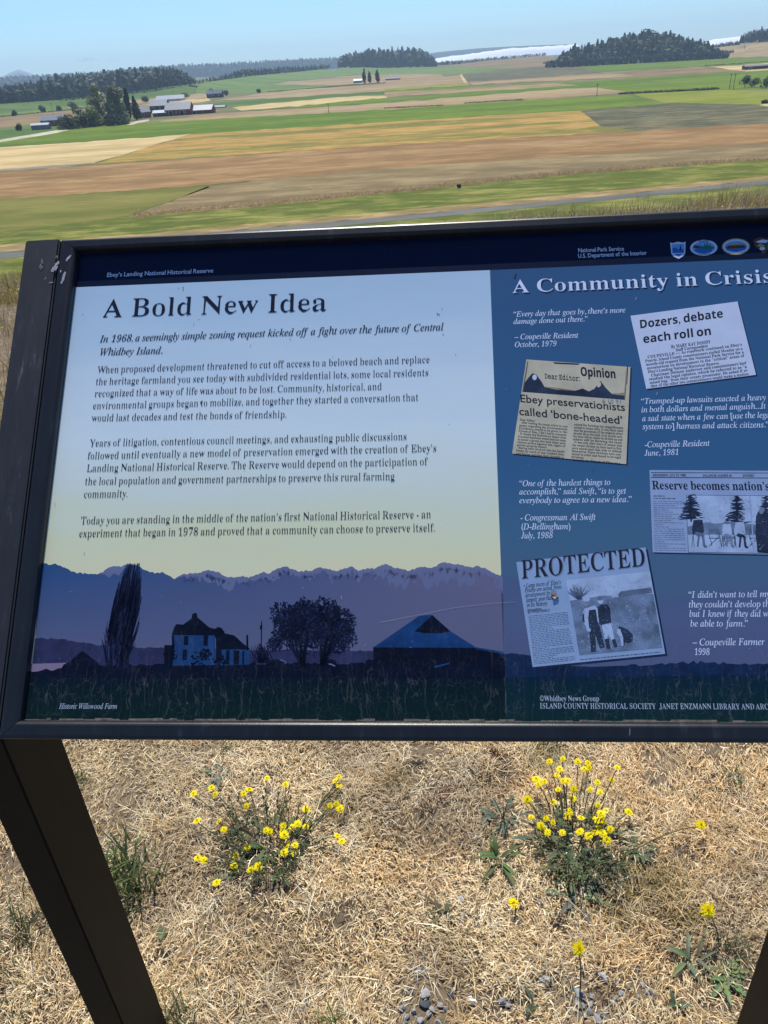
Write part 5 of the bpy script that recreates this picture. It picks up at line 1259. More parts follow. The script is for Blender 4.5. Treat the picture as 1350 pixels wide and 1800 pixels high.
pr.poly([Z4(1292, 345), Z4(1305, 318), Z4(1330, 312), Z4(1352, 345), Z4(1358, 520), Z4(1300, 515), Z4(1290, 430)], PM_G2, 16); pr.ell(*Z4(1318, 318), 4.5, 6, PM_GINK2, 17, 0, 12)
pr.stroke([Z4(1263, 250), Z4(1284, 522)], 2.4, PM_BPAPER2, 18)
for i in range(260):
    x, y = random.uniform(975, 1530), random.uniform(255, 510); pr.stroke([Z4(x, y), Z4(x + random.uniform(-9, 9), y + random.uniform(-4, 4))], random.uniform(.5, 1.1), random.choice([PM_G1, PM_GINK, PM_GINK2, PM_G3]), 19, .3)
pr.build('newspaper_clipping', panel, 'bluish front page clipping with a photo of seated people')
# 4: protected
pr = clip_base([Z4(155, 562), Z4(768, 492), Z4(862, 997), Z4(233, 1060)], PM_BPAPER, 5)
pr.text('PROTECTED', Z4(182, 645), Z4(771, 583), 0.0300, PM_GINK2, 8, 'b', 0.002, res=4)
pr.text('PROTECTED', Z4(178, 641), Z4(767, 579), 0.0300, PM_DINK, 10, 'b', -0.002, res=4)
for t_, x0, y0, x1, y1 in [('• Large tracts of Ebey’s', 190, 684, 367, 666), ('Prairie are saved from', 195, 706, 370, 688), ('development by the', 198, 729, 345, 713), ('largest purchase', 202, 752, 335, 738), ('in its history', 205, 775, 303, 766)]:
    pr.text(t_, Z4(x0, y0), Z4(x1, y1), 0.0066, PM_DINK, 9, 'i', 0.008)
pr.text('Stories and Photos', Z4(208, 796), Z4(275, 790), 0.0040, PM_DINK, 9, 's', 0); pr.text('By S. PATRICK CONNOLLY', Z4(209, 806), Z4(315, 796), 0.0040, PM_DINK, 9, 's', 0)
micro(pr, Z4(213, 815), Z4(398, 796), Z4(240, 1050), Z4(436, 1028), 30, PM_GINK, 8, .40)
pr.poly([Z4(393, 648), Z4(790, 606), Z4(848, 968), Z4(455, 1004)], PM_G3, 8)
pr.poly([Z4(410, 745), Z4(560, 722), Z4(805, 712), Z4(848, 968), Z4(455, 1004)], PM_G1, 9)
pr.poly([Z4(640, 712), Z4(652, 700), Z4(795, 682), Z4(800, 708), Z4(640, 728)], PM_GINK, 10); pr.poly([Z4(608, 722), Z4(635, 706), Z4(650, 715), Z4(650, 728), Z4(608, 730)], PM_G3, 10)
for i in range(300):
    u_, v_ = random.random(), random.random() ** .7; x = 415 + 385 * u_ + 45 * v_; y = 730 - 18 * u_ + 255 * v_; L = random.uniform(4, 12)
    pr.stroke([Z4(x, y), Z4(x + random.uniform(-4, 4), y - L)], random.uniform(.7, 1.8), random.choice([PM_G3, PM_GINK, PM_GINK2, PM_GINK2]), 11, .4)
for i in range(60):
    a = random.uniform(-2.7, -.5); L = random.uniform(30, 78); bx, by = 455 + random.uniform(-8, 8), 738
    pr.stroke([Z4(bx, by), Z4(bx + L * .5 * math.cos(a) + random.uniform(-6, 6), by + L * .5 * math.sin(a)), Z4(bx + L * math.cos(a), by + L * math.sin(a))], 1.6, PM_GINK, 12 + i % 2, .4)
# man in overalls and cap
pr.poly([Z4(470, 800), Z4(480, 780), Z4(530, 768), Z4(545, 790), Z4(548, 850), Z4(515, 890), Z4(495, 890), Z4(475, 850)], PM_G3, 14)
pr.poly([Z4(500, 790), Z4(532, 786), Z4(540, 840), Z4(552, 870), Z4(575, 965), Z4(552, 972), Z4(530, 905), Z4(534, 985), Z4(510, 988), Z4(503, 900), Z4(496, 830)], PM_G2, 15)
pr.ell(*Z4(490, 757), 5.2, 6.6, PM_GINK2, 15, 0, 14); pr.poly([Z4(472, 748), Z4(474, 730), Z4(495, 725), Z4(506, 738), Z4(500, 748)], PM_G3, 16)
pr.poly([Z4(468, 820), Z4(476, 800), Z4(480, 850), Z4(470, 842)], PM_G2, 16); pr.ell(*Z4(500, 884), 3.6, 3.4, PM_G3, 16, 0, 8)
# woman in dark vest
pr.poly([Z4(540, 775), Z4(555, 765), Z4(585, 762), Z4(600, 780), Z4(606, 850), Z4(560, 862), Z4(548, 852)], PM_G2, 16)
pr.poly([Z4(560, 860), Z4(604, 850), Z4(622, 930), Z4(608, 938), Z4(590, 900), Z4(592, 925), Z4(575, 930)], PM_G3, 16)
pr.poly([Z4(575, 928), Z4(594, 922), Z4(602, 972), Z4(584, 974)], PM_G2, 17); pr.poly([Z4(608, 930), Z4(624, 926), Z4(636, 962), Z4(620, 966)], PM_G2, 17)
pr.ell(*Z4(555, 745), 4.8, 6.2, PM_G3, 17, 0, 14); pr.ell(*Z4(553, 734), 5.6, 4.0, PM_GINK, 18, 0, 10)
# dog
pr.poly([Z4(640, 872), Z4(655, 868), Z4(680, 880), Z4(708, 905), Z4(708, 935), Z4(690, 948), Z4(672, 940), Z4(664, 962), Z4(655, 962), Z4(648, 915), Z4(636, 905)], PM_G2, 14)
pr.poly([Z4(636, 878), Z4(648, 880), Z4(662, 920), Z4(664, 960), Z4(655, 962), Z4(645, 915), Z4(632, 900)], PM_G3, 15); pr.poly([Z4(640, 872), Z4(644, 862), Z4(650, 872)], PM_G2, 16)
for i in range(420):
    u_, v_ = random.random(), random.random(); x = 400 + 385 * u_ + 58 * v_; y = 655 - 40 * u_ + 345 * v_
    pr.stroke([Z4(x, y), Z4(x + random.uniform(-7, 7), y + random.uniform(-4, 4))], random.uniform(.5, 1.1), random.choice([PM_G1, PM_GINK, PM_GINK2, PM_G3] if v_ > .3 else [PM_G3, PM_GINK2]), 19, .3)
micro(pr, Z4(458, 1020), Z4(838, 984), Z4(459, 1030), Z4(840, 993), 1, PM_GINK, 9, .5)
pr.build('newspaper_clipping', panel, 'tilted clipping headed PROTECTED with a photo of two people and a dog')

# ---- four emblems in the header
PM_LW = print_mat('emblem_white', (0.55, 0.62, 0.72)); PM_LB = print_mat('emblem_blue', (0.03, 0.14, 0.42)); PM_LG = print_mat('emblem_green', (0.03, 0.15, 0.08))
PM_LGO = print_mat('emblem_gold', (0.36, 0.30, 0.14)); PM_LBR = print_mat('emblem_brown', (0.11, 0.045, 0.03)); PM_LSK = print_mat('emblem_sky', (0.16, 0.34, 0.62)); PM_LN = print_mat('emblem_navy', (0.012, 0.03, 0.10))
Z5 = zz(675, 220, 0.5)
pr = Print()
pr.poly([Z5(1006, 412), Z5(1014, 415), Z5(1033, 410), Z5(1052, 413), Z5(1060, 409), Z5(1059, 450), Z5(1053, 460), Z5(1036, 470), Z5(1018, 462), Z5(1010, 452)], PM_LW, 3)
pr.poly([Z5(1012, 420), Z5(1055, 417), Z5(1054, 449), Z5(1036, 463), Z5(1014, 450)], PM_LSK, 5); pr.poly([Z5(1013, 434), Z5(1024, 430), Z5(1034, 437), Z5(1055, 436), Z5(1054, 449), Z5(1036, 463), Z5(1014, 450)], PM_LB, 7)
pr.poly([Z5(1038, 440), Z5(1042, 420), Z5(1046, 440)], PM_LN, 9); pr.stroke([Z5(1016, 452), Z5(1052, 451)], 1.4, PM_LW, 9); pr.build('emblem', panel, 'small blue shield emblem')
pr = Print(); pr.ell(*Z5(1124, 431), 24, 13.8, PM_LW, 3, -.03); pr.ell(*Z5(1124, 431), 20, 10.6, PM_LSK, 5, -.03)
pr.poly([Z5(1090, 440), Z5(1105, 430), Z5(1158, 430), Z5(1150, 446), Z5(1124, 452), Z5(1100, 448)], PM_LB, 7); pr.poly([Z5(1104, 432), Z5(1118, 425), Z5(1130, 428), Z5(1140, 424), Z5(1158, 428), Z5(1162, 434), Z5(1140, 436), Z5(1118, 434)], PM_LG, 8)
for x, h in ((1128, 16), (1136, 20), (1146, 14), (1110, 10)): pr.poly([Z5(x - 5, 430), Z5(x, 430 - h), Z5(x + 5, 430)], PM_LG, 9)
pr.poly([Z5(1086, 432), Z5(1092, 422), Z5(1106, 424), Z5(1108, 434)], PM_LBR, 9)
pr.text('ISLAND', Z5(1106, 412), Z5(1142, 410), 0.0034, PM_LN, 11, 's', 0); pr.text('COUNTY', Z5(1102, 459), Z5(1148, 458), 0.0034, PM_LN, 11, 's', 0); pr.build('emblem', panel, 'white ringed oval emblem with green trees')
pr = Print(); pr.ell(*Z5(1237, 427), 24.6, 14.4, PM_LGO, 3, -.03); pr.ell(*Z5(1237, 427), 22.6, 12.6, PM_LW, 4, -.03); pr.ell(*Z5(1237, 427), 19.6, 9.8, PM_LSK, 5, -.03)
pr.poly([Z5(1199, 428), Z5(1276, 424), Z5(1270, 438), Z5(1237, 446), Z5(1205, 440)], PM_LB, 7); pr.poly([Z5(1206, 424), Z5(1214, 418), Z5(1262, 416), Z5(1268, 421), Z5(1268, 432), Z5(1207, 435)], PM_LBR, 8); pr.poly([Z5(1206, 424), Z5(1214, 417), Z5(1262, 415), Z5(1268, 421)], PM_LGO, 9)
pr.build('emblem', panel, 'gold ringed oval emblem with a brown building')
pr = Print(); pr.poly([Z5(1297, 404), Z5(1303, 400), Z5(1322, 393), Z5(1345, 398), Z5(1370, 394), Z5(1374, 404), Z5(1366, 425), Z5(1352, 440), Z5(1332, 452), Z5(1322, 440), Z5(1303, 425)], PM_LBR, 3)
pr.poly([Z5(1306, 410), Z5(1330, 402), Z5(1352, 405), Z5(1344, 414), Z5(1318, 414)], PM_LW, 5); pr.poly([Z5(1340, 438), Z5(1350, 408), Z5(1358, 432)], PM_LG, 5); pr.ell(*Z5(1330, 434), 5, 3, PM_LW, 5, 0, 10); pr.poly([Z5(1310, 425), Z5(1322, 416), Z5(1340, 424), Z5(1332, 430)], PM_LGO, 5)
pr.build('emblem', panel, 'brown arrowhead emblem partly cut at the right')

# ---- dirt specks, dead flies and a scratch on the print
PM_SPECK = print_mat('dark_speck', (0.05, 0.04, 0.03)); PM_SCR = print_mat('pale_scratch', (0.40, 0.42, 0.46), drips=0)
pr = Print()
for (x, y, r_) in [(354, 708, 2.2), (322, 506, 1.2), (322, 510, 1), (314, 507, .8), (350, 562, .8), (779, 588, 1.2), (777, 543, 1), (769, 552, 1.4), (772, 553, 1.2), (585, 628, .8), (100, 995, 1), (146, 553, .9), (510, 596, 1), (801, 624, .9), (790, 746, .8), (1043, 826, 1), (1200, 1250, 1.2), (905, 487, 2.2), (907, 482, 1.6), (430, 826, .8), (370, 904, .6)]:
    pr.ell(x, y, r_, r_ * .8, PM_SPECK, 20, random.random() * 3, 7)
for i in range(46):
    x, y = random.uniform(90, 1340), random.uniform(520, 1240); a = random.uniform(0, 3.1); L = random.uniform(1.5, 6)
    pr.stroke([(x, y), (x + L * math.cos(a), y + L * math.sin(a))], .5, PM_SCR, 21, .2)
pr.stroke([(668, 1094), (720, 1084), (800, 1068), (860, 1061), (905, 1058)], .45, PM_SCR, 21, .3)
for (x, y) in [(148, 970), (341, 567), (97, 884), (600, 1048), (440, 605), (1118, 523), (1155, 690)]: pr.stroke([(x, y), (x + random.uniform(-2, 2), y + 6)], 1.3, PM_SCR, 22, .3)
pr.build('surface_dirt', panel)['kind'] = 'stuff'

# ---- frame: four mitred rails, posts with slanted arms
LIPH = 0.012
def rail(name, pts_out, pts_in, parent, flat=0.45):
    """mitred bar between outer edge (2 points) and inner edge (2 points), panel coordinates; eased lip slopes to the print"""
    mb = MB(); n = 7; prof = [(0, -0.014), (0, LIPH - .0030), (0.04, LIPH - .0015), (0.09, LIPH - .0007), (0.22, LIPH), (0.76, LIPH), (0.84, LIPH - .0006), (0.91, LIPH - .0018), (0.97, LIPH - .0036), (1.0, LIPH - .006), (1.0, -0.002)]
    vs = []
    for e in (0, 1):
        for f, z in prof: vs.append((pts_out[e][0] + (pts_in[e][0] - pts_out[e][0]) * f, pts_out[e][1] + (pts_in[e][1] - pts_out[e][1]) * f, z))
    k = len(prof); fs = [(i, i + 1, k + i + 1, k + i) for i in range(k - 1)] + [(k - 1, 0, k, 2 * k - 1), tuple(range(k)), tuple(range(2 * k - 1, k - 1, -1))]
    mb.add(vs, fs); o = mb.build(name, [M_FRAME], parent)
    bm = bmesh.new(); bm.from_mesh(o.data); bmesh.ops.recalc_face_normals(bm, faces=bm.faces[:]); bm.to_mesh(o.data); bm.free()
    return o
TO, BO, LO, RO = 0.0150, -PH - 0.0195, -0.0215, PW + 0.0215
frame = empty('frame', (0, 0, 0)); frame.parent = SROOT; frame.matrix_local = ROOT_INV @ PANEL
e_ = 0.0004
rail('frame_rail', [(LO + e_, TO), (RO - e_, TO)], [(0, 0), (PW, 0)], frame)
rail('frame_rail', [(RO - e_, BO), (LO + e_, BO)], [(PW, -PH), (0, -PH)], frame)
rail('frame_rail', [(LO, BO + e_), (LO, TO - e_)], [(0.0, -PH + e_), (0.0, -e_)], frame)
rail('frame_rail', [(RO, TO - e_), (RO, BO + e_)], [(PW, -e_), (PW, -PH + e_)], frame)
sl_mb = MB()          # crumbling sealant at the foot of the print
x = 0.0
while x < PW:
    w = random.uniform(.004, .02); h = random.uniform(.0006, .0032)
    sl_mb.box(x, min(PW, x + w), -PH + .0003, -PH + h, 0.0006, 0.0006 + random.uniform(.0004, .0012)); x += w
o = sl_mb.build('sealant', [M_SEAL], frame)

def post(u0_, u1_):
    """square post with a slanted arm welded on its top: side outline swept across its width"""
    front = -0.4305; depth = 0.096; cs_, sn_ = math.cos(TILT), math.sin(TILT)
    z0 = P0.z; zl = LIPH
    def pv(v, w): return (v * cs_ - w * sn_, z0 + v * sn_ + w * cs_)      # panel (v up, w off) -> (back, height)
    top = pv(TO + .0015, zl); topb = pv(TO + .0015, zl - 0.05)
    botz = z0 + (front + zl * sn_) / cs_ * sn_ + zl * cs_
    bend = (front, botz)
    tb = (front + depth); w_under = zl - 0.05
    zu = z0 + (tb + w_under * sn_) / cs_ * sn_ + w_under * cs_
    outl = [top, bend, (front, -0.35), (tb, -0.35), (tb, zu), topb]
    bm = bmesh.new(); rows = []
    for uu in (u0_, u1_):
        rows.append([bm.verts.new(Vector((P0.x, P0.y, 0)) + su * uu + sback * p[0] + Vector((0, 0, p[1]))) for p in outl])
    n = len(outl)
    for i in range(n): bm.faces.new((rows[0][i], rows[0][(i + 1) % n], rows[1][(i + 1) % n], rows[1][i]))
    bm.faces.new(rows[0]); bm.faces.new(rows[1][::-1])
    bmesh.ops.recalc_face_normals(bm, faces=bm.faces[:])
    bmesh.ops.bevel(bm, geom=[e for e in bm.edges], offset=0.0022, segments=2, affect='EDGES')
    me = bpy.data.meshes.new('post'); bm.to_mesh(me); bm.free()
    me.transform(ROOT_INV); me.materials.append(M_POST); me.materials.append(M_ARM)
    cz = P0.z - PH * .72
    for p in me.polygons:
        if p.center.z > cz + 0.02: p.material_index = 1
    o = bpy.data.objects.new('post', me); COL.objects.link(o); o.parent = SROOT
    return o
lp = post(LO - 0.0475, LO - 0.0009)
rp = post(RO + 0.0009, RO + 0.0475)

def scrape(pts, z, parent, name='scrape_mark'):
    mb = MB()
    for (x, y, rx, ry, rot) in pts:
        c_ = uv(x, y, LIPH); n = 14; vs = []
        for k in range(n):
            a = 2 * math.pi * k / n; q = random.uniform(.55, 1.15)
            dx_, dy_ = rx * math.cos(a) * q, ry * math.sin(a) * q
            p = uv(x + dx_ * math.cos(rot) - dy_ * math.sin(rot), y + dx_ * math.sin(rot) + dy_ * math.cos(rot), LIPH); vs.append((p[0], p[1], z + random.uniform(0, .0001)))
        vs.append((c_[0], c_[1], z + .0003))
        mb.add(vs, [(k, n, (k + 1) % n) for k in range(n)][::1])
    o = mb.build(name, [M_BARE], parent)
    return o
M_SCUFF = simple('scuffed_paint', (0.10, 0.105, 0.11), 0.6, 0.4, 0.6, 160)
mk = scrape([(97, 470, 4, 9, .5), (93, 476, 3, 4, .2), (101, 464, 2.2, 7, .6), (112, 488, 3, 10, .3), (109, 496, 2.4, 5, .2), (121, 454, 2.2, 8, .7), (107, 477, 1.4, 3, 0), (90, 497, 1, 4, 1.4), (80, 490, .8, 3, .6)], LIPH + .0004, frame)
mk['label'] = 'bare metal scrapes at the top left corner'
mk = scrape([(72, 470, 4.5, 6, .1), (74, 460, 3, 5, .1), (100, 452, 3, 3, .4)], LIPH + .0004, frame, 'scuff_mark'); mk.data.materials[0] = M_SCUFF
mk = scrape([(1107, 1286, .6, 9, 0.02)], LIPH + .0003, frame, 'scratch'); 
bug = MB()   # dried insect stuck on the print
def ins(px, py):
    c_ = uv(px, py); P_ = PANEL
    def L(x, y, z): return P_ @ Vector((c_[0] + x * .75, c_[1] + y * .75, z * .7))
    bug.tube([L(-.004, .002, .0012), L(-.001, 0, .0018), L(.001, -.0006, .0012), L(.004, -.003, .0016), L(.006, -.004, .001)], [.0006, .0014, .0006, .0013, .0003], 7, 0)
    for sgn in (-1, 1):
        bug.add([L(0, 0, .002), L(-.003, .004 * sgn + .002, .003), L(-.001, .006 * sgn + .001, .0032), L(.003, .004 * sgn, .0026)], [(0, 1, 2, 3)], 1)
        for q in (-.002, 0, .002): bug.tube([L(q, 0, .0012), L(q + .001, .003 * sgn, .0018), L(q + .001, .0045 * sgn, .0002)], .0002, 4, 0)
ins(974, 1047)
o = bug.build('insect', [simple('insect_body', (0.12, 0.06, 0.03), 0.6, 0.4, 0.4, 300), simple('insect_wing', (0.55, 0.40, 0.28), 0.4, 0.4, 0.2, 300)], None, loc=tuple(PANEL @ Vector((*uv(974, 1047), 0))))
tag(o, 'dried brown insect stuck on the clipping headed PROTECTED', 'insect')

# ================================================================== DRY GRASS, FLOWERS AND STONES BY THE SIGN
M_STRAW = attr_mat('dry_blades', (1, 1, 1), 0.7, 0.25, 0.15)
M_GREEN = attr_mat('green_blades', (1, 1, 1), 0.55, 0.35, 0.25)
M_PETAL = attr_mat('yellow_petals', (1, 1, 1), 0.6, 0.2, 0.3)

def blades(P, az, L, w, e0, e1, col, roll=None):
    """curved two-segment strips"""
    n = len(P)
    d = np.stack([np.cos(az), np.sin(az), np.zeros(n)], 1); zz_ = np.array([0, 0, 1.0])
    s1 = d * np.cos(e0)[:, None] + zz_ * np.sin(e0)[:, None]; s2 = d * np.cos(e1)[:, None] + zz_ * np.sin(e1)[:, None]
    p1 = P + s1 * (L * .5)[:, None]; p2 = p1 + s2 * (L * .5)[:, None]
    r_ = rng.uniform(-.9, .9, n) if roll is None else roll
    side = np.stack([-np.sin(az), np.cos(az), np.zeros(n)], 1)
    nrm = np.cross(s1, side)
    sd = side * np.cos(r_)[:, None] + nrm * np.sin(r_)[:, None]
    hw = (w * .5)[:, None]
    V = np.stack([P - sd * hw, P + sd * hw, p1 - sd * hw * .85, p1 + sd * hw * .85, p2 - sd * hw * .15, p2 + sd * hw * .15], 1).reshape(-1, 3)
    b = np.arange(n)[:, None] * 6
    Qd = np.concatenate([b + np.array([0, 1, 3, 2]), b + np.array([2, 3, 5, 4])], 1).reshape(-1, 4)
    return V, Qd, np.repeat(col, 6, 0)

def join(parts):
    Vs, Qs, Cs, o = [], [], [], 0
    for V, Q_, C_ in parts:
        Vs.append(V); Qs.append(Q_ + o); Cs.append(C_); o += len(V)
    return np.concatenate(Vs), np.concatenate(Qs), np.concatenate(Cs)

def vnoise(x, y, sc, seed):
    """smooth value noise"""
    g = np.random.default_rng(seed).uniform(0, 1, (64, 64)); x = x * sc + 31.7; y = y * sc + 17.3
    xi = np.floor(x).astype(int); yi = np.floor(y).astype(int); fx = x - xi; fy = y - yi
    fx = fx * fx * (3 - 2 * fx); fy = fy * fy * (3 - 2 * fy); G_ = lambda a, b_: g[a % 64, b_ % 64]
    return (G_(xi, yi) * (1 - fx) + G_(xi + 1, yi) * fx) * (1 - fy) + (G_(xi, yi + 1) * (1 - fx) + G_(xi + 1, yi + 1) * fx) * fy

BARE = [(225, 1392, 30), (245, 1330, 40), (370, 1320, 22), (740, 1325, 24), (1165, 1335, 34), (1150, 1375, 20), (1255, 1312, 40), (600, 1612, 26), (20, 1520, 30), (1200, 1505, 18), (640, 1330, 16), (900, 1365, 20), (1030, 1765, 46), (740, 1770, 44), (960, 1730, 16), (886, 1764, 14), (835, 1757, 14), (1120, 1745, 22), (890, 1345, 16), (480, 1560, 16)]
BW = []
for (x, y, r_) in BARE:
    g = at_z(x, y, 0); BW.append((g.x, g.y, r_ * (g - CAMP).length / F * 1.1))
PAL = np.array([(0.86, 0.70, 0.43), (0.95, 0.84, 0.59), (0.74, 0.54, 0.27), (0.58, 0.42, 0.22), (0.32, 0.225, 0.125), (0.13, 0.10, 0.065)])
MOSS = [(gz_.x, gz_.y, r_) for gz_, r_ in ((at_z(1150, 1550, 0), .07), (at_z(1100, 1600, 0), .05), (at_z(960, 1330, 0), .06), (at_z(1085, 1560, 0), .05), (at_z(590, 1420, 0), .05), (at_z(700, 1370, 0), .05), (at_z(1200, 1610, 0), .04))]
def straw_cols(x, y, n):
    a = vnoise(x, y, 3.3, 5); c = vnoise(x, y, 7.0, 9)
    pick = rng.uniform(0, 1, n) * .75 + a * .25
    k = np.select([pick < .24, pick < .50, pick < .70, pick < .84, pick < .94], [1, 0, 2, 3, 4], 5)
    C_ = PAL[k] * rng.uniform(.75, 1.2, n)[:, None]
    dark = np.clip((c - .56) * 4, 0, 1)[:, None] * .45
    C_ = C_ * (1 - dark) + np.array([0.19, 0.135, 0.09]) * dark
    gold = np.clip((vnoise(x, y, 5.5, 61) - .55) * 5, 0, 1)[:, None] * .38
    C_ = C_ * (1 - gold) + C_ * np.array([1.0, .80, .55]) * gold
    for mx, my, mr in MOSS:
        q = np.clip(1.3 - np.hypot(x - mx, (y - my) * 1.2) / mr, 0, .75)[:, None]; C_ = C_ * (1 - q) + np.array([0.24, 0.175, 0.05]) * q * rng.uniform(.5, 1.3, n)[:, None]
    return C_

def scatter(n, x0, x1, y0, y1, keep=True):
    x = rng.uniform(x0, x1, n); y = rng.uniform(y0, y1, n)
    if keep:
        k = np.ones(n)
        for bx, by, br in BW: k = np.minimum(k, np.where(((x - bx) ** 2 + ((y - by)) ** 2) < (br * rng.uniform(.6, 1.3, n)) ** 2, .20, 1.0))
        dn = vnoise(x, y, 5.0, 3); k = k * np.clip(dn * 1.7 + .12, .25, 1)
        m_ = rng.uniform(0, 1, n) < k; x, y = x[m_], y[m_]
    return x, y

def thatch():
    parts = []
    for (n, x0, x1, y0, y1) in [(185000, -1.0, 1.0, .60, 1.62), (130000, -2.7, 2.7, .0, 2.6), (30000, -3.6, 3.6, -.8, 4.0)]:
        x, y = scatter(n, x0, x1, y0, y1); n = len(x)
        P = np.stack([x, y, terr(x, y) + rng.uniform(-.006, .008, n)], 1)
        swirl = vnoise(x, y, 4.0, 21) * 6.28 * 1.5
        az = np.where(rng.uniform(0, 1, n) < .5, swirl + rng.normal(0, .6, n), rng.uniform(0, 6.28, n))
        parts.append(blades(P, az, rng.gamma(2.2, .0050, n) + .004, rng.uniform(.0009, .0026, n), rng.uniform(.0, 1.0, n), rng.uniform(-.8, .6, n), straw_cols(x, y, n)))
    # coarse straws lying loose
    x, y = scatter(2000, -1.5, 1.5, .45, 2.0); n = len(x)
    P = np.stack([x, y, terr(x, y) + rng.uniform(.001, .010, n)], 1)
    parts.append(blades(P, rng.uniform(0, 6.28, n), rng.uniform(.03, .095, n), rng.uniform(.0010, .0022, n), rng.uniform(0, .25, n), rng.uniform(-.3, .1, n), straw_cols(x, y, n) * 1.1))
    # clumps of broken brown litter, coloured dark to double as shadow holes
    for i in range(150):
        cx_, cy_ = rng.uniform(-1.0, 1.0), rng.uniform(.6, 1.62); n = int(rng.integers(12, 50)); sp = rng.uniform(.006, .02)
        x = cx_ + rng.normal(0, sp * 1.3, n); y = cy_ + rng.normal(0, sp, n); P = np.stack([x, y, terr(x, y) + rng.uniform(.0, .010, n)], 1)
        tone = np.array([(0.06, 0.045, 0.035), (0.11, 0.07, 0.045), (0.17, 0.07, 0.04), (0.09, 0.08, 0.06)][int(rng.integers(0, 4))])
        parts.append(blades(P, rng.uniform(0, 6.28, n), rng.uniform(.006, .02, n), rng.uniform(.0015, .0035, n), rng.uniform(-.1, .8, n), rng.uniform(-.6, .4, n), tone[None] * rng.uniform(.6, 1.4, n)[:, None]))
    # standing dead tufts
    for i in range(760):
        cx_, cy_ = rng.uniform(-1.15, 1.15), rng.uniform(.55, 1.7); n = int(rng.integers(16, 52)); sp = rng.uniform(.005, .020)
        if any(math.hypot(cx_ - bx, cy_ - by) < br * 1.15 for bx, by, br in BW) or any(math.hypot(cx_ - q.x, cy_ - q.y) < .10 for q in (at_z(470, 1492, 0), at_z(1010, 1500, 0), at_z(1010, 1560, 0), at_z(885, 1470, 0), at_z(1240, 1700, 0))): continue
        x = cx_ + rng.normal(0, sp, n); y = cy_ + rng.normal(0, sp, n)
        P = np.stack([x, y, terr(x, y) - .002], 1); tone = PAL[rng.choice([0, 0, 1, 1, 2, 2, 3])] * rng.uniform(.8, 1.1)
        parts.append(blades(P, rng.uniform(0, 6.28, n), rng.uniform(.02, .065, n), rng.uniform(.0008, .0016, n), rng.uniform(.25, 1.25, n), rng.uniform(-.5, .7, n), tone[None] * rng.uniform(.75, 1.2, n)[:, None]))
    V, Qd, C_ = join(parts)
    o = np_quads('dry_grass', V, Qd, M_STRAW, C_); tag(o, 'trampled dry straw grass covering the ground under the sign', 'grass', kind='stuff')
thatch()

def slope_weeds():
    parts = []
    # grassy weeds on the slope behind the sign
    for (n, ya, yb, h0, h1, ww) in [(30000, 1.7, 6, .05, .30, .0030), (30000, 5, 20, .15, .42, .006), (52000, 16, 40, .28, .72, .015)]:
        u_ = rng.uniform(0, 1, n); y = ya + (yb - ya) * u_; x = rng.uniform(-1, 1, n) * (.66 * y + .5)
        cl = vnoise(x, y, .9 if ya < 10 else .35, 41); k = rng.uniform(0, 1, n) < np.clip(cl * 1.8 - .1, .2, 1); x, y = x[k], y[k]; n = len(x)
        P = np.stack([x, y, terr(x, y) - .01], 1); h = rng.uniform(h0, h1, n) * np.clip(.5 + vnoise(x, y, .5, 8), .5, 1.3)
        t = vnoise(x, y, .35, 77)
        base = np.where((t > .56)[:, None], np.array([0.40, 0.32, 0.11]), np.array([0.54, 0.41, 0.24]))
        base = np.where((rng.uniform(0, 1, n) < .18)[:, None], np.array([0.22, 0.22, 0.08]), base)
        parts.append(blades(P, rng.uniform(0, 6.28, n), h * 1.05, np.full(n, ww) * rng.uniform(.6, 1.4, n), rng.uniform(.9, 1.55, n), rng.uniform(.3, 1.4, n), base * rng.uniform(.6, 1.25, n)[:, None]))
    V, Qd, C_ = join(parts)
    o = np_quads('dry_weeds', V, Qd, M_STRAW, C_); tag(o, 'tall dry weeds covering the slope that drops away behind the sign', 'weeds', kind='stuff')
    # specks of yellow flowers and pale seed heads among them
    n = 9000; y = 1.9 + 36 * rng.uniform(0, 1, n) ** 1.1; x = rng.uniform(-1, 1, n) * (.66 * y + .5); t = vnoise(x, y, .35, 77); k = (t > .47) | (rng.uniform(0, 1, n) < .25); x, y = x[k], y[k]; n = len(x)
    P = np.stack([x, y, terr(x, y) + rng.uniform(.1, .42, n) * np.clip(y / 6, .45, 1)], 1); s_ = (.0045 + .0009 * y) * rng.uniform(.6, 1.3, n)
    a = rng.normal(size=(n, 3)); a /= np.linalg.norm(a, axis=1)[:, None]; b_ = np.cross(a, rng.normal(size=(n, 3))); b_ /= np.linalg.norm(b_, axis=1)[:, None]
    V = np.stack([P - a * s_[:, None], P + b_ * s_[:, None], P + a * s_[:, None], P - b_ * s_[:, None]], 1).reshape(-1, 3)
    col = np.where((rng.uniform(0, 1, n) < .72)[:, None], np.array([0.66, 0.50, 0.03]), np.array([0.66, 0.58, 0.45])) * rng.uniform(.7, 1.1, n)[:, None]
    o = np_quads('weed_flowers', V, np.arange(4 * n).reshape(n, 4), M_PETAL, np.repeat(col, 4, 0)); tag(o, 'tiny yellow flowers and pale seed heads scattered among the slope weeds', 'flowers', kind='stuff')
slope_weeds()

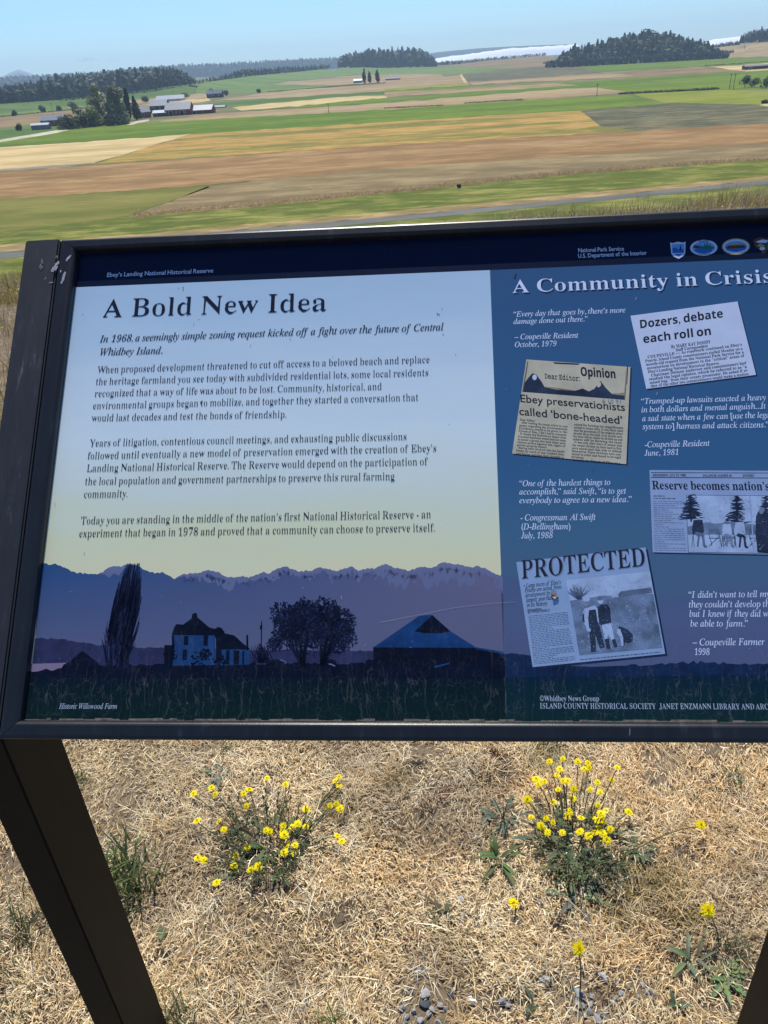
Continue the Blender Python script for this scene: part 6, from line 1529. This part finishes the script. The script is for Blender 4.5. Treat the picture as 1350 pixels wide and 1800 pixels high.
def leaf_strip(mb, base, az, L, W, e0, e1, col, lobes=0, fold=.25, n=9):
    """one leaf: midrib curve, two half blades, optional lobed outline"""
    base = Vector(base); d = Vector((math.cos(az), math.sin(az), 0)); sd = Vector((-math.sin(az), math.cos(az), 0)); p = base.copy(); vs = []; fs = []
    for i in range(n + 1):
        t = i / n; e = e0 + (e1 - e0) * t
        w = W * math.sin(math.pi * min(1, .08 + t * .92) ** .8) ** .8 * (.55 + .9 * t if t < .6 else 1.09 - (t - .6) * .5)
        if lobes: w *= (1.15 if i % 2 else .5)
        upv = Vector((-d.x * math.sin(e), -d.y * math.sin(e), math.cos(e)))
        vs += [p + sd * w * .5 + upv * fold * w * .5, p.copy(), p - sd * w * .5 + upv * fold * w * .5]
        p = p + (d * math.cos(e) + Vector((0, 0, 1)) * math.sin(e)) * (L / n)
    for i in range(n):
        a = i * 3; fs += [(a, a + 1, a + 4, a + 3), (a + 1, a + 2, a + 5, a + 4)]
    mb.add(vs, fs, 0, tuple(c * random.uniform(.8, 1.2) for c in col))

def gz(px, py):
    p = at_z(px, py, 0); return Vector((p.x, p.y, terr1(p.x, p.y)))

# ---- flower heads (shared meshes), stems, plants
def head_mesh(name, rad, np_, centre):
    mb = MB()
    for ring, (n, r_, tilt) in enumerate([(np_, rad, .02), (int(np_ * .8), rad * .76, .16), (int(np_ * .5), rad * .48, .42)]):
        for k in range(n):
            a = 2 * math.pi * (k + .37 * ring + random.uniform(-.12, .12)) / n; q = r_ * random.uniform(.85, 1.08); t_ = tilt + random.uniform(-.12, .12)
            d = Vector((math.cos(a), math.sin(a), 0)); s_ = Vector((-math.sin(a), math.cos(a), 0)); w = rad * .20
            col = (min(1, 0.97 * random.uniform(.92, 1.05)), 0.83 * random.uniform(.92, 1.05), 0.006)
            z0 = .0006 * ring
            r1 = d * q * .2 + Vector((0, 0, z0)); r2 = d * q * .62 + Vector((0, 0, z0 + q * .62 * math.tan(t_) * .8)); r3 = d * q + Vector((0, 0, z0 + q * math.tan(t_) * .75))
            mb.add([r1 - s_ * w * .3, r1 + s_ * w * .3, r2 + s_ * w * .55, r2 - s_ * w * .55, r3 + s_ * w * .5, r3 - s_ * w * .5], [(0, 1, 2, 3), (3, 2, 4, 5)], 0, col)
    for k in range(14):
        a = random.uniform(0, 6.28); q = rad * .25 * math.sqrt(random.random())
        p = Vector((q * math.cos(a), q * math.sin(a), .001)); mb.tube([p, p + Vector((0, 0, rad * .28))], [rad * .05, rad * .03], 4, 0, centre)
    mb.tube([(0, 0, -rad * .55), (0, 0, -rad * .25), (0, 0, .0006)], [rad * .10, rad * .26, rad * .28], 7, 1)
    me = mb.build(name, [M_PETAL, M_CALYX]); m_ = me.data; bpy.data.objects.remove(me); return m_
M_CALYX = simple('green_calyx', (0.06, 0.085, 0.03), 0.7, 0.3, 0.3, 200)
M_STEM = simple('wiry_stem', (0.085, 0.095, 0.045), 0.7, 0.3, 0.35, 60)
M_BUD = simple('brown_bud', (0.20, 0.10, 0.03), 0.8, 0.2, 0.4, 200)
HEADS = [head_mesh('flower', .0098, 17, (0.80, 0.55, .01)), head_mesh('flower', .0105, 19, (0.80, 0.52, .01)), head_mesh('flower', .0092, 15, (0.82, 0.58, .01))]

def put_flower(root, org, tip, tilt, az, sc, base=None, mesh=None, stem_r=.0011, bend=0.0):
    f = bpy.data.objects.new('flower', mesh or random.choice(HEADS)); COL.objects.link(f); f.parent = root
    f.location = tip - org; f.rotation_euler = (Matrix.Rotation(az, 3, 'Z') @ Matrix.Rotation(tilt, 3, 'X')).to_euler(); f.scale = (sc, sc, sc)
    if base is not None:
        mb = MB(); a = base - org; b_ = tip - org - Vector((0, 0, .004)); mid = (a + b_) / 2 + Vector((random.uniform(-1, 1) * .012, random.uniform(-1, 1) * .012, .006 + bend))
        q = lambda t: a * (1 - t) ** 2 + mid * 2 * t * (1 - t) + b_ * t * t
        mb.tube([q(i / 5) for i in range(6)], [stem_r * 1.15] * 3 + [stem_r] * 3, 5); mb.build('stem', M_STEM, root, True)

def clump(px, py, heads, label, spread, greys, hrange, nstem):
    org = gz(px, py); root = empty('wildflower_plant', org); tag(root, label, 'flower', 'yellow wildflower clumps')
    lv = MB()
    for i in range(greys[0]):      # basal lobed leaves
        a = random.uniform(0, 6.28); q = random.uniform(0, spread * .7)
        b0 = Vector((q * math.cos(a), q * math.sin(a) * .8, .004))
        leaf_strip(lv, b0, a + random.uniform(-.7, .7), random.uniform(.028, .06), random.uniform(.008, .015), random.uniform(.1, .8), random.uniform(-.5, .2), greys[1], 1, .3)
    lv.build('leaves', M_GREEN, root)
    br = MB()
    for i in range(nstem):      # wiry branching stems with narrow leaves
        a = random.uniform(0, 6.28); q = spread * .55 * math.sqrt(random.random()); b0 = Vector((q * math.cos(a), q * math.sin(a), 0)); L = random.uniform(.025, .085)
        d = Vector((math.cos(a) * random.uniform(.2, 1.6), math.sin(a) * random.uniform(.2, 1.6), 1)).normalized()
        br.tube([b0, b0 + d * L * .5 + Vector((0, 0, .004)), b0 + d * L], [.0009, .0008, .0005], 4, 0)
        if random.random() < .55:
            t_ = b0 + d * L; br.tube([t_ - d * .001, t_ + d * .004, t_ + d * .009], [.0008, .0021, .0007], 5, 1 if random.random() < .4 else 2)
        for j in range(random.randrange(1, 4)): leaf_strip(lv2, b0 + d * L * random.uniform(.15, .8), random.uniform(0, 6.28), random.uniform(.012, .035), random.uniform(.002, .004), random.uniform(.3, 1.1), random.uniform(-.2, .6), (0.10, 0.12, 0.05), 0, .1, 4)
    br.build('stalks', [M_STEM, M_BUD, M_CALYX], root)
    return root, org

def clump_full(px, py, heads, *a):
    global lv2
    lv2 = MB(); root, org = clump(px, py, heads, *a)
    lv2.build('narrow_leaves', M_GREEN, root)
    hr = a[3]
    for (x, y) in heads:
        h = random.uniform(*hr); tip = at_z(x, y, h + org.z); off = tip - org
        base = org + Vector((off.x * .60, off.y * .60, 0)); base.z = terr1(base.x, base.y)
        put_flower(root, org, tip, random.uniform(0, .65), random.gauss(0, 1.3), random.uniform(.76, 1.02), base)
    return root
ZA = zz(300, 1290, .27778); ZB = zz(800, 1290, .40741)
H1 = [ZA(*p) for p in [(145, 378), (258, 340), (283, 383), (462, 378), (498, 352), (480, 458), (610, 280), (727, 320), (1065, 272), (1042, 297), (1065, 325), (1007, 455), (1050, 443), (1073, 472), (858, 478), (167, 550), (305, 555), (337, 606), (605, 610), (630, 620), (712, 583), (710, 620), (718, 640), (770, 590), (805, 568), (855, 588), (1055, 645), (1083, 680), (735, 700), (785, 705), (720, 748), (777, 760), (485, 715), (172, 785), (210, 797), (408, 773), (400, 832), (503, 862), (552, 840), (292, 940)]]
H2 = [ZB(*p) for p in [(408, 120), (465, 108), (530, 120), (573, 127), (578, 145), (557, 152), (452, 152), (440, 178), (700, 145), (350, 195), (360, 218), (385, 205), (465, 203), (485, 203), (677, 198), (445, 240), (512, 238), (615, 210), (583, 240), (627, 252), (508, 278), (312, 284), (425, 294), (617, 308), (652, 332), (630, 345), (493, 335), (484, 355), (543, 362), (328, 360), (392, 364), (421, 382), (370, 397), (612, 372), (635, 372), (748, 336), (397, 425), (463, 426), (575, 440), (538, 422), (603, 425), (620, 408), (638, 430), (670, 412), (655, 460)]]
GREY = (0.13, 0.155, 0.085)
clump_full(470, 1492, H1, 'spreading clump of yellow flowers under the left half of the sign', .15, (40, (0.10, 0.125, 0.055)), (.015, .05), 120)
clump_full(1010, 1500, H2, 'dense yellow flower clump with grey green leaves under the right half of the sign', .13, (60, GREY), (.02, .065), 120)

def lone(px, py, h, bx, by, label, sc, tilt=.25, centre=None, leaves=0, bend=0.0):
    tip = at_z(px, py, h); b_ = gz(bx, by); root = empty('wildflower', b_); tag(root, label, 'flower')
    put_flower(root, b_, tip, tilt + .15, random.uniform(-.5, .5), sc * 1.12, b_, centre, .0012, bend)
    lv = MB()
    for i in range(leaves): leaf_strip(lv, (0, 0, .002), random.uniform(0, 6.28), random.uniform(.02, .05), random.uniform(.004, .008), random.uniform(.3, 1.0), random.uniform(-.4, .5), (0.08, 0.10, 0.04), 1, .2, 6)
    if leaves: lv.build('leaves', M_GREEN, root)
ORANGE = head_mesh('flower', .0100, 13, (0.80, 0.36, .01))
lone(902, 1587, .035, 903, 1620, 'single yellow flower with an orange centre standing alone in the straw', 1.0, .1, ORANGE)
lone(1244, 1600, .075, 1264, 1668, 'large single yellow flower beside a wispy green tuft at lower right', 1.42, .45)
lone(1017, 1667, .085, 1018, 1760, 'large single yellow flower rising from the gravel at lower right', 1.30, .5, None, 2)
lone(1232, 1450, .040, 1085, 1520, 'single yellow flower on a long leaning stalk at the right of the dense clump', 1.10, .3, None, 4, .03)

def rosette(name, px, py, n, L, W, col, label, cat='weed', lob=1, up_=(.1, .7), stalks=0):
    org = gz(px, py); root = empty(name, org); tag(root, label, cat); mb = MB()
    for i in range(n): leaf_strip(mb, (random.gauss(0, .006), random.gauss(0, .006), .003), 6.28 * i / n + random.uniform(-.5, .5), random.uniform(.6, 1.1) * L, random.uniform(.7, 1.2) * W, random.uniform(*up_), random.uniform(-.7, .1), col, lob, .3)
    mb.build('leaves', M_GREEN, root)
    if stalks:
        st = MB()
        for i in range(stalks): 
            a = random.uniform(0, 6.28); st.tube([(0, 0, 0), (.012 * math.cos(a), .012 * math.sin(a), .04), (.03 * math.cos(a), .03 * math.sin(a), .09)], [.0013, .0011, .0007], 5)
        st.build('stalks', M_STEM, root)
    return root
rosette('weed', 1018, 1580, 15, .072, .014, (0.15, 0.18, 0.10), 'grey green lobed rosette below the dense flower clump')
rosette('weed', 1000, 1535, 20, .062, .014, (0.11, 0.135, 0.07), 'dark lobed leaves at the foot of the dense flower clump')
rosette('weed', 885, 1440, 18, .055, .014, (0.125, 0.145, 0.095), 'dusty grey green weed left of the dense flower clump', stalks=3)
rosette('weed', 880, 1515, 11, .075, .010, (0.095, 0.15, 0.045), 'narrow leaved bright green weed below the dusty grey one', lob=0, up_=(.5, 1.2))
rosette('weed', 1120, 1505, 12, .045, .012, (0.10, 0.12, 0.06), 'small leafy weed at the root of the long leaning flower', lob=1)
rosette('weed', 385, 1362, 12, .055, .013, (0.15, 0.17, 0.13), 'pale silvery thistle like weed just under the frame at left')
rosette('weed', 1215, 1692, 8, .075, .009, (0.15, 0.18, 0.09), 'long leaved grey green weed at the lower right', lob=0, up_=(.4, 1.1))
rosette('weed', 1275, 1715, 20, .050, .012, (0.16, 0.21, 0.085), 'broad leaved green weed beside the right post', lob=1)
rosette('weed', 285, 1640, 4, .025, .016, (0.15, 0.17, 0.08), 'tiny two leaved seedling in the straw right of the left post', lob=0, up_=(.8, 1.3))
rosette('weed', 930, 1775, 3, .045, .009, (0.07, 0.105, 0.05), 'single broad green blade cut by the lower edge of the photo', lob=0, up_=(.9, 1.4))
rosette('weed', 1190, 1778, 4, .042, .008, (0.09, 0.12, 0.06), 'small upright weed at the bottom right among gravel', lob=0, up_=(.9, 1.4))
rosette('weed', 780, 1605, 8, .05, .008, (0.13, 0.125, 0.065), 'withered olive weed in the straw near the middle', lob=0, up_=(.3, .9))

def tuft(px, py, n, L, sp, col, label, lean=.5, w=.003):
    org = gz(px, py); k = np.arange(n)
    x = rng.normal(0, sp, n); y = rng.normal(0, sp, n)
    P = np.stack([x, y, np.full(n, -.003)], 1)
    V, Qd, C_ = blades(P, rng.uniform(0, 6.28, n), rng.uniform(.5, 1.1, n) * L, rng.uniform(.6, 1.3, n) * w, rng.uniform(1.55 - lean, 1.5, n), rng.uniform(.2, 1.45, n), np.array(col)[None] * rng.uniform(.65, 1.4, n)[:, None])
    o = np_quads('grass_tuft', V, Qd, M_GREEN, C_); o.location = org; tag(o, label, 'grass')
GG = (0.10, 0.145, 0.045)
tuft(212, 1535, 95, .10, .030, (0.15, 0.195, 0.065), 'largest green grass tuft beside the left post', .85, .0048)
tuft(240, 1562, 60, .075, .024, (0.15, 0.19, 0.065), 'green grass tuft just below right of the largest tuft', .85, .0042)
tuft(232, 1600, 40, .045, .014, (0.10, 0.13, 0.05), 'low green tuft, lowest of the three beside the left post', .9, .0028)
tuft(146, 1378, 34, .05, .012, GG, 'small green tuft close to the left post under the frame', .8, .0028)
tuft(45, 1640, 70, .09, .035, (0.13, 0.15, 0.055), 'thin olive grass tuft at the left edge beside the left post', .7, .0024)
tuft(35, 1790, 40, .08, .03, (0.14, 0.15, 0.06), 'thin grass tuft in the bottom left corner', .7, .0022)
tuft(318, 1800, 60, .085, .018, (0.12, 0.145, 0.055), 'upright grass tuft at the bottom edge right of the left post', .45, .0022)
tuft(575, 1802, 18, .055, .010, (0.11, 0.19, 0.04), 'small bright green tuft at the bottom edge near the middle', .5, .0034)
tuft(1288, 1372, 38, .045, .011, (0.10, 0.14, 0.05), 'small dark green tuft under the right end of the frame', .8, .0028)
tuft(1222, 1405, 22, .03, .007, (0.12, 0.16, 0.06), 'tiny green tuft left of the dark green one under the frame', .9, .0024)
tuft(1285, 1670, 60, .06, .012, (0.11, 0.13, 0.06), 'wispy green tuft behind the large flower at lower right', .8, .0016)
tuft(400, 1318, 30, .04, .012, (0.13, 0.145, 0.06), 'low olive tuft right under the frame at left', .9, .0022)
tuft(960, 1315, 40, .05, .012, (0.16, 0.15, 0.07), 'low olive tuft right under the frame near the dense clump', .9, .0022)

# ---- stones: each one its own object
M_STONE = [simple('blue_grey_stone', (0.27, 0.28, 0.285), 0.75, 0.3, 0.35, 90, bmp=.3), simple('dark_stone', (0.06, 0.066, 0.075), 0.7, 0.35, 0.4, 90, bmp=.3), simple('pale_stone', (0.38, 0.38, 0.365), 0.75, 0.3, 0.2, 90, bmp=.3), simple('white_chip', (0.75, 0.73, 0.68), 0.7, 0.3, 0.1, 90)]
def stone_mesh(seed):
    rs = random.Random(seed); bm = bmesh.new(); bmesh.ops.create_icosphere(bm, subdivisions=2, radius=1)
    for _ in range(11):       # knock flat faces off it
        nrm = Vector((rs.gauss(0, 1), rs.gauss(0, 1), rs.gauss(0, 1))).normalized(); d = rs.uniform(.34, .66)
        for v in bm.verts:
            q = v.co.dot(nrm)
            if q > d: v.co -= nrm * (q - d)
    me = bpy.data.meshes.new('pebble'); bm.to_mesh(me); bm.free(); return me
SM = [[stone_mesh(i * 7 + j) for i in range(5)] for j in range(4)]
for j in range(4):
    for me in SM[j]: me.materials.append(M_STONE[j])
def pebble(px, py, d, mi, label, group=None):
    g = gz(px, py); k = (g - CAMP).length / F; o = bpy.data.objects.new('pebble', random.choice(SM[mi])); COL.objects.link(o)
    r_ = d * k * .62; o.scale = (r_ * random.uniform(.9, 1.25), r_ * random.uniform(.75, 1.0), r_ * random.uniform(.5, .8)); o.location = g + Vector((0, 0, r_ * .18 + .001)); o.rotation_euler = (random.uniform(-.4, .4), random.uniform(-.4, .4), random.uniform(0, 6.28))
    tag(o, label, 'stone', group)
for (x, y, d, m_) in [(1004, 1742, 14, 0), (1016, 1752, 16, 0), (1013, 1767, 13, 0), (1037, 1769, 13, 0), (1023, 1775, 12, 0), (1035, 1783, 14, 0), (1039, 1754, 12, 0), (1058, 1790, 12, 0), (1048, 1798, 13, 0), (1024, 1791, 11, 0), (1010, 1785, 10, 0), (1074, 1769, 11, 0), (1083, 1760, 10, 0), (1001, 1757, 9, 0), (1028, 1762, 9, 0), (1066, 1778, 9, 0)]:
    pebble(x, y, d, m_, 'blue grey gravel stone in the loose pile at the foot of the gravel flower', 'gravel pile at lower right')
for (x, y, d, m_) in [(708, 1772, 13, 0), (712, 1785, 11, 0), (728, 1778, 12, 0), (741, 1793, 13, 0), (712, 1797, 11, 0), (775, 1766, 14, 0), (783, 1772, 11, 0), (771, 1796, 12, 0), (673, 1791, 12, 0), (722, 1745, 12, 0), (755, 1782, 10, 0), (690, 1796, 9, 0), (760, 1772, 10, 0)]:
    pebble(x, y, d, m_, 'blue grey gravel stone in the scattered patch at the bottom centre', 'gravel patch at the bottom centre')
for (x, y, d, m_) in [(1093, 1750, 11, 0), (1113, 1769, 10, 0), (1128, 1738, 11, 0), (1140, 1750, 11, 0), (1104, 1742, 8, 0), (1120, 1757, 8, 0)]:
    pebble(x, y, d, m_, 'small blue grey gravel stone thinly strewn right of the loose pile', 'gravel strewn right of the pile')
for (x, y, d, m_, lab) in [(747, 1749, 19, 2, 'pale flat stone topping the bottom centre gravel patch'), (747, 1763, 16, 1, 'dark stone tucked under the pale flat one at bottom centre'), (794, 1748, 14, 1, 'dark rounded stone right of the bottom centre gravel patch'),
    (823, 1754, 10, 3, 'small white chip right of the bottom centre gravel patch'), (833, 1760, 15, 3, 'larger white shell like chip between the two gravel patches'), (538, 1758, 16, 1, 'dark square stone, upper of a pair at the bottom left of centre'), (532, 1776, 15, 0, 'blue grey stone, lower of a pair at the bottom left of centre'),
    (407, 1727, 12, 0, 'blue grey cube like stone alone in pale straw at lower left'), (470, 1747, 12, 0, 'blue grey stone half hidden in straw at lower left'), (736, 1710, 17, 0, 'angular grey stone above the bottom centre gravel patch'),
    (961, 1730, 20, 2, 'pale grey stone left of the gravel flower'), (961, 1697, 11, 0, 'grey stone in straw above the pale grey one'), (980, 1707, 10, 0, 'grey stone just upper left of the gravel flower stem'), (957, 1758, 11, 0, 'grey stone below the pale grey one'),
    (885, 1760, 18, 0, 'larger blue grey stone, left of a touching pair'), (893, 1768, 11, 0, 'smaller blue grey stone, right of a touching pair'), (1060, 1723, 19, 2, 'pale flat stone above right of the loose pile'), (1080, 1735, 14, 2, 'pale stone second above right of the loose pile'),
    (1120, 1711, 13, 1, 'dark stone upper right of the loose pile'), (853, 1574, 9, 2, 'tiny pale pebble left of the orange centred flower'), (954, 1585, 12, 0, 'grey pebble right of the orange centred flower'), (814, 1615, 12, 0, 'grey pebble lower left of the orange centred flower'), (806, 1577, 13, 2, 'long pale pebble far left of the orange centred flower'),
    (1037, 1653, 8, 0, 'tiny grey pebble beside the gravel flower head'), (1091, 1307, 10, 1, 'dark pebble right under the frame above the dense clump'), (1330, 1485, 9, 0, 'grey pebble near the right edge'), (1292, 1496, 11, 2, 'tan pale pebble right of the leaning flower'),
    (830, 1332, 8, 2, 'tiny pale pebble under the frame, left of two'), (857, 1329, 8, 2, 'tiny pale pebble under the frame, right of two'), (1178, 1386, 10, 1, 'dark sliver of stone in the bare patch at right'), (590, 1696, 9, 1, 'tiny dark pebble in straw at the centre bottom'), (485, 1338, 8, 3, 'tiny white chip under the frame above the left clump')]:
    pebble(x, y, d, m_, lab)
